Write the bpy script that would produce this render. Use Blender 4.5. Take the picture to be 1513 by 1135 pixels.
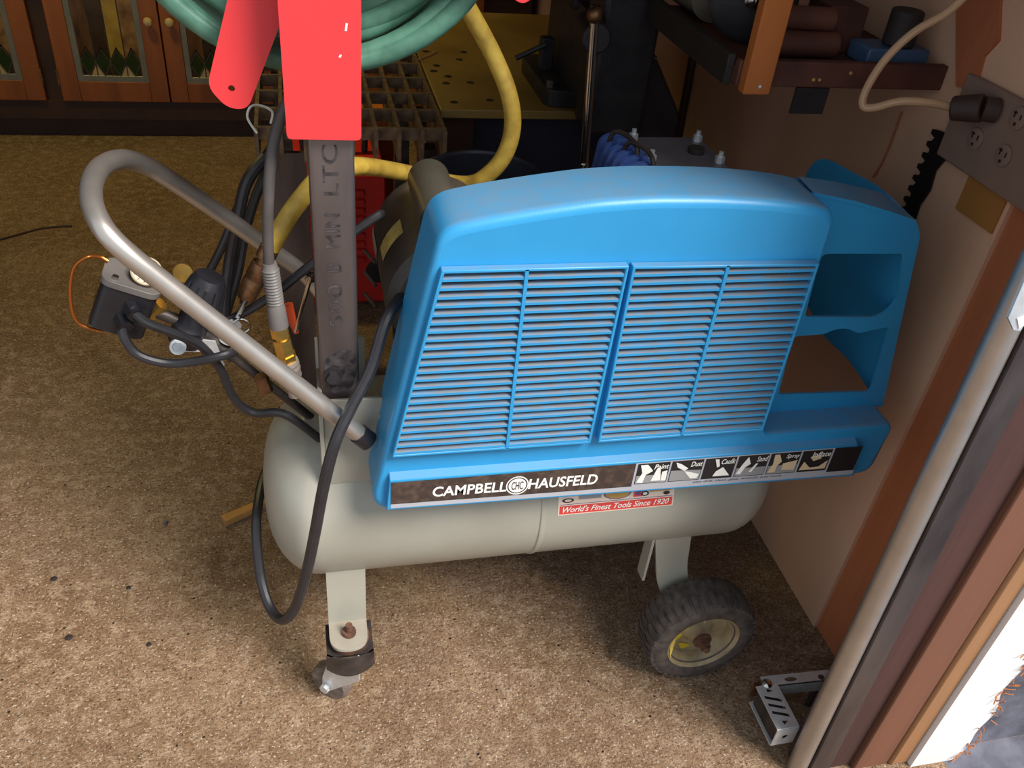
import bpy, bmesh, math, random
from mathutils import Vector, Matrix, geometry
for o in list(bpy.data.objects): bpy.data.objects.remove(o, do_unlink=True)
random.seed(7)
scene = bpy.context.scene
COL = scene.collection
V = Vector

# ------------------------------------------------------------------ camera
F_PX, CX, CY, CAM_H = 1280.0, 756.5, 567.5, 1.40
down = V((-190, 1722, F_PX)).normalized()
xdir = V((5700, -330, F_PX)).normalized()
xdir = (xdir - down * xdir.dot(down)).normalized()
zup = -down
ydir = zup.cross(xdir)
RW = Matrix((xdir, ydir, zup))            # camera (right, down, forward) -> world
CAMPOS = V((0, 0, CAM_H))
cd = bpy.data.cameras.new('camera'); cam = bpy.data.objects.new('camera', cd); COL.objects.link(cam)
r_, d_, f_ = (RW @ V((1, 0, 0)), RW @ V((0, 1, 0)), RW @ V((0, 0, 1)))
m3 = Matrix((r_, -d_, -f_)).transposed()
cam.matrix_world = Matrix.Translation(CAMPOS) @ m3.to_4x4()
cd.sensor_width = 36; cd.lens = F_PX / 1513 * 36; cd.clip_start = .02
scene.camera = cam

def ray(px, py): return RW @ V((px - CX, py - CY, F_PX))
def PY(px, py, y): d = ray(px, py); return CAMPOS + d * (y / d.y)
def PX(px, py, x): d = ray(px, py); return CAMPOS + d * (x / d.x)
def PZ(px, py, z): d = ray(px, py); return CAMPOS + d * ((z - CAM_H) / d.z)

# ------------------------------------------------------------------ light
SUN_AZ, SUN_EL, SUN_ANG, SUN_E = 44, 50, 26, 6.0
w = bpy.data.worlds.new('sky'); scene.world = w; w.use_nodes = True
bg = w.node_tree.nodes['Background']; bg.inputs[0].default_value = (.80, .90, 1.0, 1); bg.inputs[1].default_value = .85
sd = bpy.data.lights.new('hazy_sun', 'SUN'); sd.energy = SUN_E; sd.angle = math.radians(SUN_ANG); sd.color = (1, .955, .90)
so = bpy.data.objects.new('hazy_sun', sd); COL.objects.link(so)
az, el = math.radians(SUN_AZ), math.radians(SUN_EL)
so.rotation_euler = V((math.sin(az) * math.cos(el), -math.cos(az) * math.cos(el), math.sin(el))).to_track_quat('Z', 'Y').to_euler()
so.location = (1, -3, 4)
def back_lamp(loc, e):          # warm bulb at the garage back; added shade cone keeps it off the wall
    l = bpy.data.lights.new('warm_lamp', 'SPOT'); l.energy = e; l.color = (1, .82, .24); l.shadow_soft_size = .08
    l.spot_size = math.radians(104); l.spot_blend = .5
    o = bpy.data.objects.new('warm_lamp', l); COL.objects.link(o); o.location = loc
back_lamp((-.85, 2.75, 2.3), 60)
vs = scene.view_settings
vs.view_transform = 'Standard'; vs.look = 'None'; vs.gamma = 1; vs.exposure = 0.0; vs.use_curve_mapping = False

# ------------------------------------------------------------------ materials
def lin(c): return tuple((x / 12.92 if x <= .04045 else ((x + .055) / 1.055) ** 2.4) for x in (v / 255 for v in c))
def M(name, c, rough=.5, metal=0., var=.12, vs_=18., c2=None, bump=0., bs=120., dust=None, stretch=None, mix_lo=.35, mix_hi=.7, spec=.5, alpha=1., detail=6., dusty=(.55,.9)):
    m = bpy.data.materials.new(name); m.use_nodes = True; nt = m.node_tree; N = nt.nodes; L = nt.links
    b = N['Principled BSDF']; b.inputs['Roughness'].default_value = rough; b.inputs['Metallic'].default_value = metal
    b.inputs['Specular IOR Level'].default_value = spec
    c = lin(c); c2 = lin(c2) if c2 else tuple(x * (1 - 2 * var) for x in c)
    g = N.new('ShaderNodeNewGeometry'); mp = N.new('ShaderNodeMapping'); L.new(g.outputs['Position'], mp.inputs['Vector'])
    if stretch: mp.inputs['Scale'].default_value = stretch
    n = N.new('ShaderNodeTexNoise'); n.inputs['Scale'].default_value = vs_; n.inputs['Detail'].default_value = detail; L.new(mp.outputs[0], n.inputs['Vector'])
    rp = N.new('ShaderNodeMapRange'); rp.inputs[1].default_value = mix_lo; rp.inputs[2].default_value = mix_hi; L.new(n.outputs[0], rp.inputs[0])
    mx = N.new('ShaderNodeMix'); mx.data_type = 'RGBA'; L.new(rp.outputs[0], mx.inputs[0]); mx.inputs[6].default_value = (*c, 1); mx.inputs[7].default_value = (*c2, 1)
    out = mx.outputs[2]
    if dust:
        sx = N.new('ShaderNodeSeparateXYZ'); L.new(g.outputs['Normal'], sx.inputs[0])
        r2 = N.new('ShaderNodeMapRange'); r2.inputs[1].default_value = dusty[0]; r2.inputs[2].default_value = dusty[1]; r2.inputs[4].default_value = dust[1]; L.new(sx.outputs[2], r2.inputs[0])
        n2 = N.new('ShaderNodeTexNoise'); n2.inputs['Scale'].default_value = 45; L.new(g.outputs['Position'], n2.inputs['Vector'])
        ml = N.new('ShaderNodeMath'); ml.operation = 'MULTIPLY'; L.new(r2.outputs[0], ml.inputs[0])
        r3 = N.new('ShaderNodeMapRange'); r3.inputs[1].default_value = .25; r3.inputs[2].default_value = .6; r3.inputs[3].default_value = .55; L.new(n2.outputs[0], r3.inputs[0]); L.new(r3.outputs[0], ml.inputs[1])
        m2 = N.new('ShaderNodeMix'); m2.data_type = 'RGBA'; L.new(ml.outputs[0], m2.inputs[0]); L.new(out, m2.inputs[6]); m2.inputs[7].default_value = (*lin(dust[0]), 1)
        out = m2.outputs[2]
    L.new(out, b.inputs['Base Color'])
    if bump:
        n3 = N.new('ShaderNodeTexNoise'); n3.inputs['Scale'].default_value = bs; n3.inputs['Detail'].default_value = 4; L.new(mp.outputs[0], n3.inputs['Vector'])
        bp = N.new('ShaderNodeBump'); bp.inputs['Strength'].default_value = bump; bp.inputs['Distance'].default_value = .004; L.new(n3.outputs[0], bp.inputs['Height']); L.new(bp.outputs[0], b.inputs['Normal'])
    return m

def floor_mat():
    m = bpy.data.materials.new('concrete'); m.use_nodes = True; nt = m.node_tree; N = nt.nodes; L = nt.links; b = N['Principled BSDF']
    b.inputs['Roughness'].default_value = .85; b.inputs['Specular IOR Level'].default_value = .25
    g = N.new('ShaderNodeNewGeometry')
    def noise(s, d=6, rough=.6):
        n = N.new('ShaderNodeTexNoise'); n.inputs['Scale'].default_value = s; n.inputs['Detail'].default_value = d; n.inputs['Roughness'].default_value = rough; L.new(g.outputs['Position'], n.inputs['Vector']); return n.outputs[0]
    def rng(x, a, bb, lo=0, hi=1):
        r = N.new('ShaderNodeMapRange'); r.inputs[1].default_value = a; r.inputs[2].default_value = bb; r.inputs[3].default_value = lo; r.inputs[4].default_value = hi; L.new(x, r.inputs[0]); return r.outputs[0]
    def mix(f, a, bb):
        x = N.new('ShaderNodeMix'); x.data_type = 'RGBA'; L.new(f, x.inputs[0])
        for i, c in ((6, a), (7, bb)):
            if isinstance(c, tuple): x.inputs[i].default_value = (*lin(c), 1)
            else: L.new(c, x.inputs[i])
        return x.outputs[2]
    c = mix(rng(noise(3.2), .35, .68), (178, 146, 116), (146, 114, 84))
    c = mix(rng(noise(34, 5), .46, .66), c, (198, 168, 138))
    c = mix(rng(noise(95, 4, .7), .50, .68, 0, .75), c, (112, 82, 58))
    c = mix(rng(noise(210, 3), .52, .66, 0, .8), c, (92, 66, 46))
    c = mix(rng(noise(180, 2), .60, .68, 0, .9), c, (232, 212, 190))
    v = N.new('ShaderNodeTexVoronoi'); v.inputs['Scale'].default_value = 70; v.inputs['Randomness'].default_value = 1; L.new(g.outputs['Position'], v.inputs['Vector'])
    pit = rng(v.outputs['Distance'], .10, .22, 1, 0)
    ml = N.new('ShaderNodeMath'); ml.operation = 'MULTIPLY'; L.new(pit, ml.inputs[0]); L.new(rng(noise(48, 3), .57, .63), ml.inputs[1])
    c = mix(ml.outputs[0], c, (54, 38, 28))
    c = mix(rng(noise(1.4, 4), .52, .72, 0, .5), c, (104, 80, 54))
    L.new(c, b.inputs['Base Color'])
    h = N.new('ShaderNodeMath'); h.operation = 'SUBTRACT'; L.new(noise(170, 5, .7), h.inputs[0]); L.new(ml.outputs[0], h.inputs[1])
    bp = N.new('ShaderNodeBump'); bp.inputs['Strength'].default_value = 1.; bp.inputs['Distance'].default_value = .012; L.new(h.outputs[0], bp.inputs['Height']); L.new(bp.outputs[0], b.inputs['Normal'])
    return m

MT = dict(
 concrete=floor_mat(),
 tanwall=M('tan_plywood', (234, 188, 156), .8, var=.08, vs_=3, c2=(204, 158, 128), stretch=(1, 1, .4), bump=.15, bs=60),
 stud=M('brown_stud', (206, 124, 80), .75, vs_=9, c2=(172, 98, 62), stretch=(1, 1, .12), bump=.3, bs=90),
 studa=M('shaded_jamb', (76, 46, 40), .75, vs_=9, c2=(56, 35, 31), stretch=(1, 1, .12), bump=.3, bs=90),  # purple-brown jamb wood, darkened: the track's shade is put into its colour
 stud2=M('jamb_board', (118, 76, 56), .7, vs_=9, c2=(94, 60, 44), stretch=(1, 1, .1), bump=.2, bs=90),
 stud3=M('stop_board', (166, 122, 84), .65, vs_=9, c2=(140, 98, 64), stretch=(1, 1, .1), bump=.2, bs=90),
 white=M('white_paint', (236, 234, 232), .6, var=.03, vs_=14, bump=.2, bs=50),
 stucco=M('grey_stucco', (112, 112, 124), .9, vs_=16, c2=(70, 70, 80), bump=.8, bs=30),
 roof=M('dark_ceiling', (96, 78, 62), .9), backwall=M('back_wall', (110, 88, 66), .9),
 blue=M('blue_plastic', (48, 150, 206), .38, var=.05, vs_=7, dust=((118, 132, 142), .55), dusty=(.7, .98), bump=.05, bs=500),
 bluesl=M('blue_slat', (48, 150, 206), .42, var=.04, dust=((120, 120, 124), .97), dusty=(.4, .7)),
 tank=M('grey_enamel', (170, 168, 156), .32, var=.04, vs_=5, c2=(154, 150, 138), dust=((140, 128, 112), .6), dusty=(.5, 1.)),
 seam=M('weld_grey', (140, 136, 124), .5), rust=M('rusty_steel', (118, 84, 66), .7, metal=.4, c2=(84, 56, 44), vs_=70),
 dsteel=M('dark_steel', (88, 80, 76), .5, metal=.6, c2=(52, 46, 44), vs_=30, bump=.2),
 post=M('bare_steel', (122, 112, 110), .45, metal=.75, c2=(74, 66, 66), vs_=12, stretch=(1, 1, .25), bump=.1),
 ink=M('black_stencil', (30, 26, 28), .7, c2=(84, 76, 76), vs_=90),
 chrome=M('chrome', (200, 196, 190), .16, metal=1, var=.05), alu=M('brushed_tube', (190, 182, 174), .34, metal=.75, var=.06, vs_=30),
 galv=M('galvanised', (222, 224, 226), .4, metal=.5, var=.08, vs_=60), brass=M('brass', (212, 172, 92), .42, metal=1, var=.12, vs_=60),
 oldbrass=M('worn_brass', (146, 106, 72), .45, metal=.8, c2=(100, 74, 56), vs_=80), copper=M('copper_wire', (190, 110, 50), .3, metal=.8),
 red=M('red_paint', (232, 62, 66), .42, var=.03, vs_=8, spec=.4), redm=M('red_machine', (216, 46, 42), .45, var=.1),
 dustrub=M('dusty_rubber', (124, 110, 100), .85, c2=(80, 70, 66), vs_=70, bump=.3),
 rubber=M('tyre_rubber', (88, 78, 72), .8, c2=(56, 50, 48), vs_=60, bump=.2), blk=M('black_plastic', (34, 33, 38), .38, var=.1, vs_=60),
 cable=M('black_cable', (44, 42, 46), .42, var=.15, vs_=60), greyh=M('grey_hose', (82, 76, 74), .55, c2=(62, 58, 56)),
 grey=M('grey_plastic', (108, 102, 98), .5), dusty=M('motor_grey', (74, 68, 62), .5, metal=.2, c2=(52, 48, 46), vs_=14, dust=((108, 98, 84), .8)),
 olive=M('capacitor_can', (98, 92, 80), .35, metal=.3, var=.1), gum=M('yellow_label', (206, 188, 110), .5, c2=(170, 150, 84), vs_=60),
 green=M('green_hose', (92, 140, 118), .38, var=.12, vs_=40, c2=(66, 108, 90)), yellow=M('yellow_hose', (214, 180, 76), .5, var=.1, vs_=50, c2=(178, 142, 58), bump=.08),
 rimm=M('cream_rim', (172, 156, 120), .5, c2=(120, 98, 72), vs_=22), ystain=M('yellow_stain', (206, 176, 34), .5),
 cab=M('orange_wood', (158, 88, 36), .5, vs_=12, c2=(118, 60, 24), stretch=(1, 1, .12)), cabd=M('dark_wood', (66, 38, 26), .6, vs_=9, c2=(46, 26, 18)),
 came=M('lead_came', (128, 126, 120), .5, metal=.3), knob=M('cream_knob', (206, 182, 130), .3),
 gbrown=M('brown_glass', (110, 74, 44), .12, c2=(58, 36, 26), vs_=26, stretch=(1, 1, .3)), gyel=M('amber_glass', (178, 148, 66), .12, c2=(140, 110, 46)),
 gtan=M('tan_glass', (150, 112, 70), .12, c2=(90, 60, 40), vs_=30), ggreen=M('green_glass', (34, 54, 26), .1), gpale=M('pale_glass', (186, 160, 120), .15),
 gdark=M('dark_glass', (60, 44, 34), .1, c2=(34, 26, 22)),
 grate=M('rusty_grating', (128, 104, 78), .7, metal=.25, c2=(88, 66, 54), vs_=50, bump=.3), ytable=M('yellowed_steel', (156, 126, 66), .5, c2=(126, 98, 50), vs_=6, metal=.1),
 navy=M('navy_panel', (38, 38, 56), .55), iron=M('black_iron', (54, 50, 52), .5, metal=.2, c2=(34, 32, 35), bump=.15),
 pumpb=M('blue_casting', (66, 92, 158), .42, var=.1, vs_=30), pumpg=M('grey_casting', (112, 108, 114), .5, metal=.3),
 label=M('black_label', (62, 50, 46), .5, c2=(92, 76, 66), vs_=95, mix_lo=.45, mix_hi=.75), lblack=M('icon_black', (38, 34, 36), .5), lwhite=M('print_white', (240, 238, 232), .5, var=.02),
 lgrey=M('print_grey', (150, 150, 150), .5, var=.02), lsilver=M('print_silver', (178, 180, 188), .4, var=.03), lred=M('print_red', (222, 70, 62), .5, var=.03), lpink=M('sticker_cream', (238, 214, 196), .5, var=.03),
 lcream=M('print_cream', (220, 196, 160), .5, var=.02), lblue=M('print_blue', (70, 74, 140), .5, var=.02), lgold=M('print_gold', (206, 160, 80), .5), 
 shelf=M('shelf_wood', (100, 56, 42), .7, c2=(66, 38, 30), vs_=14), shelfd=M('shelf_rail', (46, 38, 34), .7), brace=M('orange_brace', (196, 112, 52), .6, vs_=10, c2=(166, 88, 38), stretch=(1, 1, .15)),
 outlet=M('taupe_plate', (150, 122, 108), .6, var=.06), slot=M('socket_slot', (52, 34, 28), .7), cream=M('cream_cord', (206, 164, 126), .5, var=.05), plug=M('dark_plug', (70, 52, 46), .6),
 saw=M('dark_blade', (40, 32, 30), .6, metal=.4), steelblue=M('blue_box', (66, 92, 124), .5), orange=M('orange_plastic', (224, 84, 40), .5), pine=M('pine_stick', (190, 138, 76), .7, vs_=30, stretch=(1, .3, 1)),
 tape=M('tan_patch', (176, 120, 58), .7, var=.06), paper=M('gauge_face', (176, 168, 146), .5, var=.03), needles=M('pine_needle', (178, 108, 60), .8), bucket=M('dark_bucket', (58, 58, 68), .4),
 steelc=M('worn_coupler', (158, 146, 136), .5, metal=.4, var=.12, vs_=60),
 greyc=M('grey_cylinder', (120, 112, 96), .5), dirt=M('dark_crumb', (36, 28, 26), .8))

# ------------------------------------------------------------------ mesh helpers
WL = {}
def frame(d):
    d = V(d).normalized(); a = V((0, 0, 1)) if abs(d.z) < .95 else V((1, 0, 0))
    u = d.cross(a).normalized(); return u, d.cross(u).normalized()
def tess(loops):
    """triangles of a planar polygon with holes, as indices into the concatenated loops"""
    o = loops[0]; nrm = sum((o[i-1].cross(o[i]) for i in range(len(o))), V((0, 0, 0))).normalized(); u, w_ = frame(nrm)
    pts = [V((p.dot(u), p.dot(w_))) * 100 for l in loops for p in l]; L2 = []; es = []; k = 0
    for l in loops:
        m = len(l); L2.append(pts[k:k+m]); es += [(k + i, k + (i + 1) % m) for i in range(m)]; k += m
    vo, eo, fo, ov, oe, of = geometry.delaunay_2d_cdt(pts, es, [], 0, 1e-5)
    def inside(p, poly):
        c = False
        for i in range(len(poly)):
            a, b = poly[i-1], poly[i]
            if (a.y > p.y) != (b.y > p.y) and p.x < (b.x - a.x) * (p.y - a.y) / (b.y - a.y) + a.x: c = not c
        return c
    out = []
    for f in fo:
        c = (vo[f[0]] + vo[f[1]] + vo[f[2]]) / 3
        if inside(c, L2[0]) and not any(inside(c, h) for h in L2[1:]) and all(ov[i] for i in f): out.append(tuple(ov[i][0] for i in f))
    return out
class B:
    def __init__(s): s.v = []; s.f = []
    def add(s, vs_, fs):
        k = len(s.v); s.v += [V(p) for p in vs_]; s.f += [tuple(i + k for i in f) for f in fs]; return s
    def box(s, a, b, rot=None, piv=None):
        (x0, y0, z0), (x1, y1, z1) = a, b
        p = [V(q) for q in ((x0,y0,z0),(x1,y0,z0),(x1,y1,z0),(x0,y1,z0),(x0,y0,z1),(x1,y0,z1),(x1,y1,z1),(x0,y1,z1))]
        if rot:
            c = V(piv) if piv else (p[0] + p[6]) / 2; p = [c + rot @ (q - c) for q in p]
        return s.add(p, [(3,2,1,0),(4,5,6,7),(0,1,5,4),(1,2,6,5),(2,3,7,6),(3,0,4,7)])
    def cyl(s, p0, p1, r0, r1=None, n=16, caps=True):
        p0, p1 = V(p0), V(p1); return s.lathe(p0, p1 - p0, [(0, r0), ((p1 - p0).length, r0 if r1 is None else r1)], n, caps)
    def lathe(s, o, d, prof, n=20, caps=True):
        o = V(o); d = V(d).normalized(); u, w_ = frame(d); vs_ = []; fs = []
        for h, r in prof:
            for i in range(n):
                a = 2 * math.pi * i / n; vs_.append(o + d * h + (u * math.cos(a) + w_ * math.sin(a)) * r)
        for k in range(len(prof) - 1):
            for i in range(n):
                j = (i + 1) % n; fs.append((k*n+i, k*n+j, (k+1)*n+j, (k+1)*n+i))
        if caps: fs.append(tuple(range(n - 1, -1, -1))); fs.append(tuple((len(prof)-1)*n + i for i in range(n)))
        return s.add(vs_, fs)
    def sph(s, c, r, n=14): return s.lathe(V(c) - V((0, 0, r)), (0, 0, 1), [(r - r * math.cos(math.pi * k / 8), max(r * math.sin(math.pi * k / 8), 1e-5)) for k in range(9)], n, False)
    def tube(s, pts, r, n=12, sub=8, smooth=True):
        pts = [V(p) for p in pts]; P = spline(pts, sub) if smooth and len(pts) > 2 else pts
        t = (P[1] - P[0]).normalized(); u, _ = frame(t); vs_ = []; fs = []
        for k, p in enumerate(P):
            t = (P[min(k + 1, len(P) - 1)] - P[max(k - 1, 0)]).normalized()
            u = (u - t * u.dot(t)).normalized(); w_ = t.cross(u)
            rr = r(k / (len(P) - 1)) if callable(r) else r
            vs_ += [p + (u * math.cos(2*math.pi*i/n) + w_ * math.sin(2*math.pi*i/n)) * rr for i in range(n)]
        for k in range(len(P) - 1):
            for i in range(n):
                j = (i + 1) % n; fs.append((k*n+i, k*n+j, (k+1)*n+j, (k+1)*n+i))
        fs.append(tuple(range(n - 1, -1, -1))); fs.append(tuple((len(P)-1)*n + i for i in range(n)))
        return s.add(vs_, fs)
    def prism(s, pts, off, holes=()):
        """polygon (3D, with holes) given thickness by the vector off"""
        off = V(off); loops = [[V(p) for p in pts]] + [[V(p) for p in h] for h in holes]; flat = [p for l in loops for p in l]; n = len(flat)
        tris = tess(loops)
        fs = [tuple(t) for t in tris] + [tuple(i + n for i in reversed(t)) for t in tris]; k = 0
        for l in loops:
            m = len(l); fs += [(k + i, k + (i + 1) % m, k + (i + 1) % m + n, k + i + n) for i in range(m)]; k += m
        return s.add(flat + [p + off for p in flat], fs)
    def build(s, name, mat, parent=None, sharp=35, bevel=0, **props):
        c = sum(s.v, V()) / len(s.v); me = bpy.data.meshes.new(name); me.from_pydata([p - c for p in s.v], [], s.f)
        bm = bmesh.new(); bm.from_mesh(me); bmesh.ops.recalc_face_normals(bm, faces=bm.faces); bm.to_mesh(me); bm.free()
        me.materials.append(MT[mat]); me.shade_smooth(); me.set_sharp_from_angle(angle=math.radians(sharp))
        return link(name, me, c, parent, bevel, **props)
def link(name, me, c, parent=None, bevel=0, **props):
    o = bpy.data.objects.new(name, me); COL.objects.link(o); o.location = c; WL[o] = V(c)
    if parent: o.parent = parent; o.matrix_parent_inverse = Matrix.Translation(-WL[parent])
    if bevel:
        b = o.modifiers.new('bevel', 'BEVEL'); b.width = bevel; b.segments = 2; b.limit_method = 'ANGLE'; b.angle_limit = math.radians(40)
    for k, v in props.items(): o[k] = v
    return o
def thing(name, label, cat, loc, group=None):
    o = bpy.data.objects.new(name, None); COL.objects.link(o); o.location = loc; WL[o] = V(loc); o.empty_display_size = .05
    o['label'] = label; o['category'] = cat
    if group: o['group'] = group
    return o
def spline(P, sub=8):
    out = []; n = len(P)
    for i in range(n - 1):
        p0, p1, p2, p3 = P[max(i-1, 0)], P[i], P[i+1], P[min(i+2, n-1)]
        for k in range(sub):
            t = k / sub; out.append(.5 * ((2*p1) + (p2-p0)*t + (2*p0-5*p1+4*p2-p3)*t*t + (3*p1-p0-3*p2+p3)*t**3))
    return out + [P[-1]]
def rounded(pts, rad, n=5):
    """round the corners of a 2D polygon; rad one number or one per corner"""
    out = []; m = len(pts)
    for i, p in enumerate(pts):
        p = V(p); r = rad[i] if isinstance(rad, (list, tuple)) else rad
        a = (V(pts[i-1]) - p); b = (V(pts[(i+1) % m]) - p); r = min(r, a.length * .49, b.length * .49)
        if r < 1e-6: out.append(p); continue
        pa, pb = p + a.normalized() * r, p + b.normalized() * r
        for k in range(n + 1):
            t = k / n; out.append((1-t)**2 * pa + 2*t*(1-t) * p + t*t * pb)
    return out
def text_mesh(body, shear=0, bold=0, font_sub=3):
    c = bpy.data.curves.new('t', 'FONT'); c.body = body; c.size = 1; c.shear = shear; c.offset = bold; c.resolution_u = font_sub
    o = bpy.data.objects.new('t', c); COL.objects.link(o); bpy.context.view_layer.update()
    me = bpy.data.meshes.new_from_object(o.evaluated_get(bpy.context.evaluated_depsgraph_get()))
    vs_ = [(v.co.x, v.co.y) for v in me.vertices]; fs = [tuple(p.vertices) for p in me.polygons]
    bpy.data.objects.remove(o, do_unlink=True); bpy.data.curves.remove(c)
    x0 = min(v[0] for v in vs_); x1 = max(v[0] for v in vs_); y0 = min(v[1] for v in vs_); y1 = max(v[1] for v in vs_)
    return [((x - x0) / (x1 - x0), (y - y0) / (y1 - y0)) for x, y in vs_], fs
def print_text(body, mapf, name, mat, parent, **k):
    vs_, fs = text_mesh(body, **k); return B().add([mapf(u, v) for u, v in vs_], fs).build(name, mat, parent)
def tag(o, label, cat, group=None):
    o['label'] = label; o['category'] = cat
    if group: o['group'] = group
    return o

# ------------------------------------------------------------------ the setting
S = dict(kind='structure')
WX = .965
B().box((-2.6, -3.2, -.1), (WX, 4.2, 0)).box((WX, .66, -.1), (1.4, 4.2, 0)).box((WX, -3.2, -.1), (1.06, .66, 0)).build('floor', 'concrete', **S)
B().box((1.06, -3.2, -.1), (3.4, .66, 0)).build('ground_outside', 'stucco', **S)
B().box((-2.6, .64, 2.4), (1.4, 4.2, 2.5)).build('ceiling', 'roof', **S)
B().box((-2.6, 4.02, 0), (1.4, 4.2, 2.4)).build('wall_back', 'backwall', **S)
B().box((-2.6, .78, 0), (-2.45, 4.02, 2.4)).build('wall_left', 'backwall', **S)
B().box((-3.4, .64, 0), (-2.0, .78, 2.4)).box((-2.0, .705, 1.88), (WX + .03, .80, 2.4)).build('wall_front', 'stucco', **S)
wr = B().box((WX, .948, 0), (WX + .012, 4.02, 2.4)).build('wall_right', 'tanwall', **S)
B().box((WX + .012, .80, 0), (1.4, 4.02, 2.4)).build('wall_core', 'backwall', **S)
B().box((WX + .006, .70, 0), (WX + .10, .947, 2.2)).build('trim_1', 'stud', bevel=.002, **S)
JY = .650
JX = [PY(px, 900, JY).x for px in (1318, 1403, 1457, 1488)]
WE0, WE1 = JX[3], JX[3] + .088
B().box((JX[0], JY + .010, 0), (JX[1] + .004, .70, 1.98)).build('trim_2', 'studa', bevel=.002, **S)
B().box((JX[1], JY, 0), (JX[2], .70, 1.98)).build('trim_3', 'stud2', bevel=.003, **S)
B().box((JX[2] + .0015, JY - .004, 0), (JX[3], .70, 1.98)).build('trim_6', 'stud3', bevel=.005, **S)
# exterior casing, its right edge frayed
def edge_x(z): return WE1 + .010 * math.sin(z * 17) + .006 * math.sin(z * 53) + .05 * z
ed = [(edge_x(k * .02), k * .02) for k in range(100)]
B().prism([(WE0, JY - .012, 0)] + [(x, JY - .012, z) for x, z in ed] + [(WE0, JY - .012, 1.98)], (0, .022, 0)).build('trim_4', 'white', **S)
B().box((WE0 + .02, JY + .0105, 0), (3.4, JY + .04, 2.4)).box((WE0 + .03, .70, 0), (3.4, .80, 2.4)).build('wall_exterior', 'stucco', **S)
ndl = B()
for k in range(90):
    z = random.uniform(0, .62); x = edge_x(z) + random.gauss(.002, .006); a = random.uniform(0, 6.3); l = random.uniform(.005, .018)
    ndl.tube([V((x, JY - .0125, z)), V((x + math.cos(a) * l, JY - .018, z + math.sin(a) * l))], .0010, 4)
o = ndl.build('frayed_fibres', 'needles', kind='stuff'); tag(o, 'brown frayed fibres along the edge of the white casing', 'fibres')

# ------------------------------------------------------------------ air compressor
AC = thing('air_compressor', 'blue and grey portable air compressor on wheels with louvred shroud', 'compressor', (.34, 1.07, 0))
TY, TZ, TR, TX0, TX1 = 1.07, .402, .15, -.092, .775
def tank_pt(px, py, r=None):
    r = r or TR; d = ray(px, py); o = CAMPOS - V((0, TY, TZ)); a = d.y**2 + d.z**2; b = o.y*d.y + o.z*d.z; c = o.y**2 + o.z**2 - r*r
    t = (-b - math.sqrt(max(b*b - a*c, 0))) / a; return CAMPOS + d * t
DL = .085
prof = [(DL - DL * math.cos(a), max(TR * math.sin(a) ** .8, .001)) for a in [math.pi/2 * k/10 for k in range(11)]]
prof = prof + [(TX1 - TX0 - h, r) for h, r in reversed(prof)]
tank = B().lathe((TX0, TY, TZ), (1, 0, 0), prof, 64).build('tank', 'tank', AC, 50)
B().lathe((.336, TY, TZ), (1, 0, 0), [(-.006, TR-.001), (-.003, TR + .0018), (.001, TR + .0022), (.008, TR - .001)], 64, False).build('weld_seam', 'tank', tank)
B().lathe((.3325, TY, TZ), (1, 0, 0), [(-.001, TR-.001), (0, TR + .0012), (.001, TR-.001)], 64, False).build('seam_gap', 'seam', tank)
# sticker on the tank
sa, sb = tank_pt(824, 759), tank_pt(993, 749); sx0, sx1 = sa.x, sb.x
def ang(p): return math.atan2(p.z - TZ, -(p.y - TY))
a0 = (ang(sa) + ang(sb)) / 2; a1 = a0 + .42
def on_tank(u, v, lift=.0006):
    a = a0 + (a1 - a0) * v; r = TR + lift; return V((sx0 + (sx1 - sx0) * u, TY - r * math.cos(a), TZ + r * math.sin(a)))
def patch(u0, u1, v0, v1, lift):
    nu, nv = 2, 8; return B().add([on_tank(u0 + (u1-u0)*i/nu, v0 + (v1-v0)*j/nv, lift) for j in range(nv+1) for i in range(nu+1)], [(j*(nu+1)+i, j*(nu+1)+i+1, (j+1)*(nu+1)+i+1, (j+1)*(nu+1)+i) for j in range(nv) for i in range(nu)])
patch(0, 1, 0, 1, .0006).build('sticker', 'lpink', tank)
patch(.012, .988, .03, .27, .0009).build('sticker_band', 'lred', tank)
patch(.012, .988, .30, .315, .0009).build('sticker_line', 'lblue', tank)
print_text("World's Finest Tools Since 1920", lambda u, v: on_tank(.04 + .92*u, .075 + .17*v, .0012), 'sticker_lettering', 'lwhite', tank, shear=.35, bold=.012)
def blob(c, ru, rv, n=12, lift=.0012): return [on_tank(c[0] + ru*math.cos(2*math.pi*k/n), c[1] + rv*math.sin(2*math.pi*k/n), lift) for k in range(n)]
for c, ru, rv, m_ in (((.50, .50), .12, .16, 'lblue'), ((.50, .50), .108, .14, 'lgold'), ((.08, .42), .05, .06, 'lblack'), ((.08, .42), .03, .035, 'lpink'), ((.74, .43), .035, .07, 'lblack'), ((.74, .43), .02, .04, 'lwhite'), ((.93, .40), .03, .05, 'lblack')):
    p = blob(c, ru, rv, lift=.0011 if m_ == 'lblue' else .0014); B().add(p, [tuple(range(len(p)))]).build('sticker_print', m_, tank)
for u0, u1, v0, v1, m_ in ((.17, .36, .42, .62, 'lgrey'), (.64, .72, .36, .60, 'lred'), (.78, .97, .46, .62, 'lgold'), (.66, .70, .40, .58, 'lblue')):
    patch(u0, u1, v0, v1, .0011).build('sticker_print', m_, tank)

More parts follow.
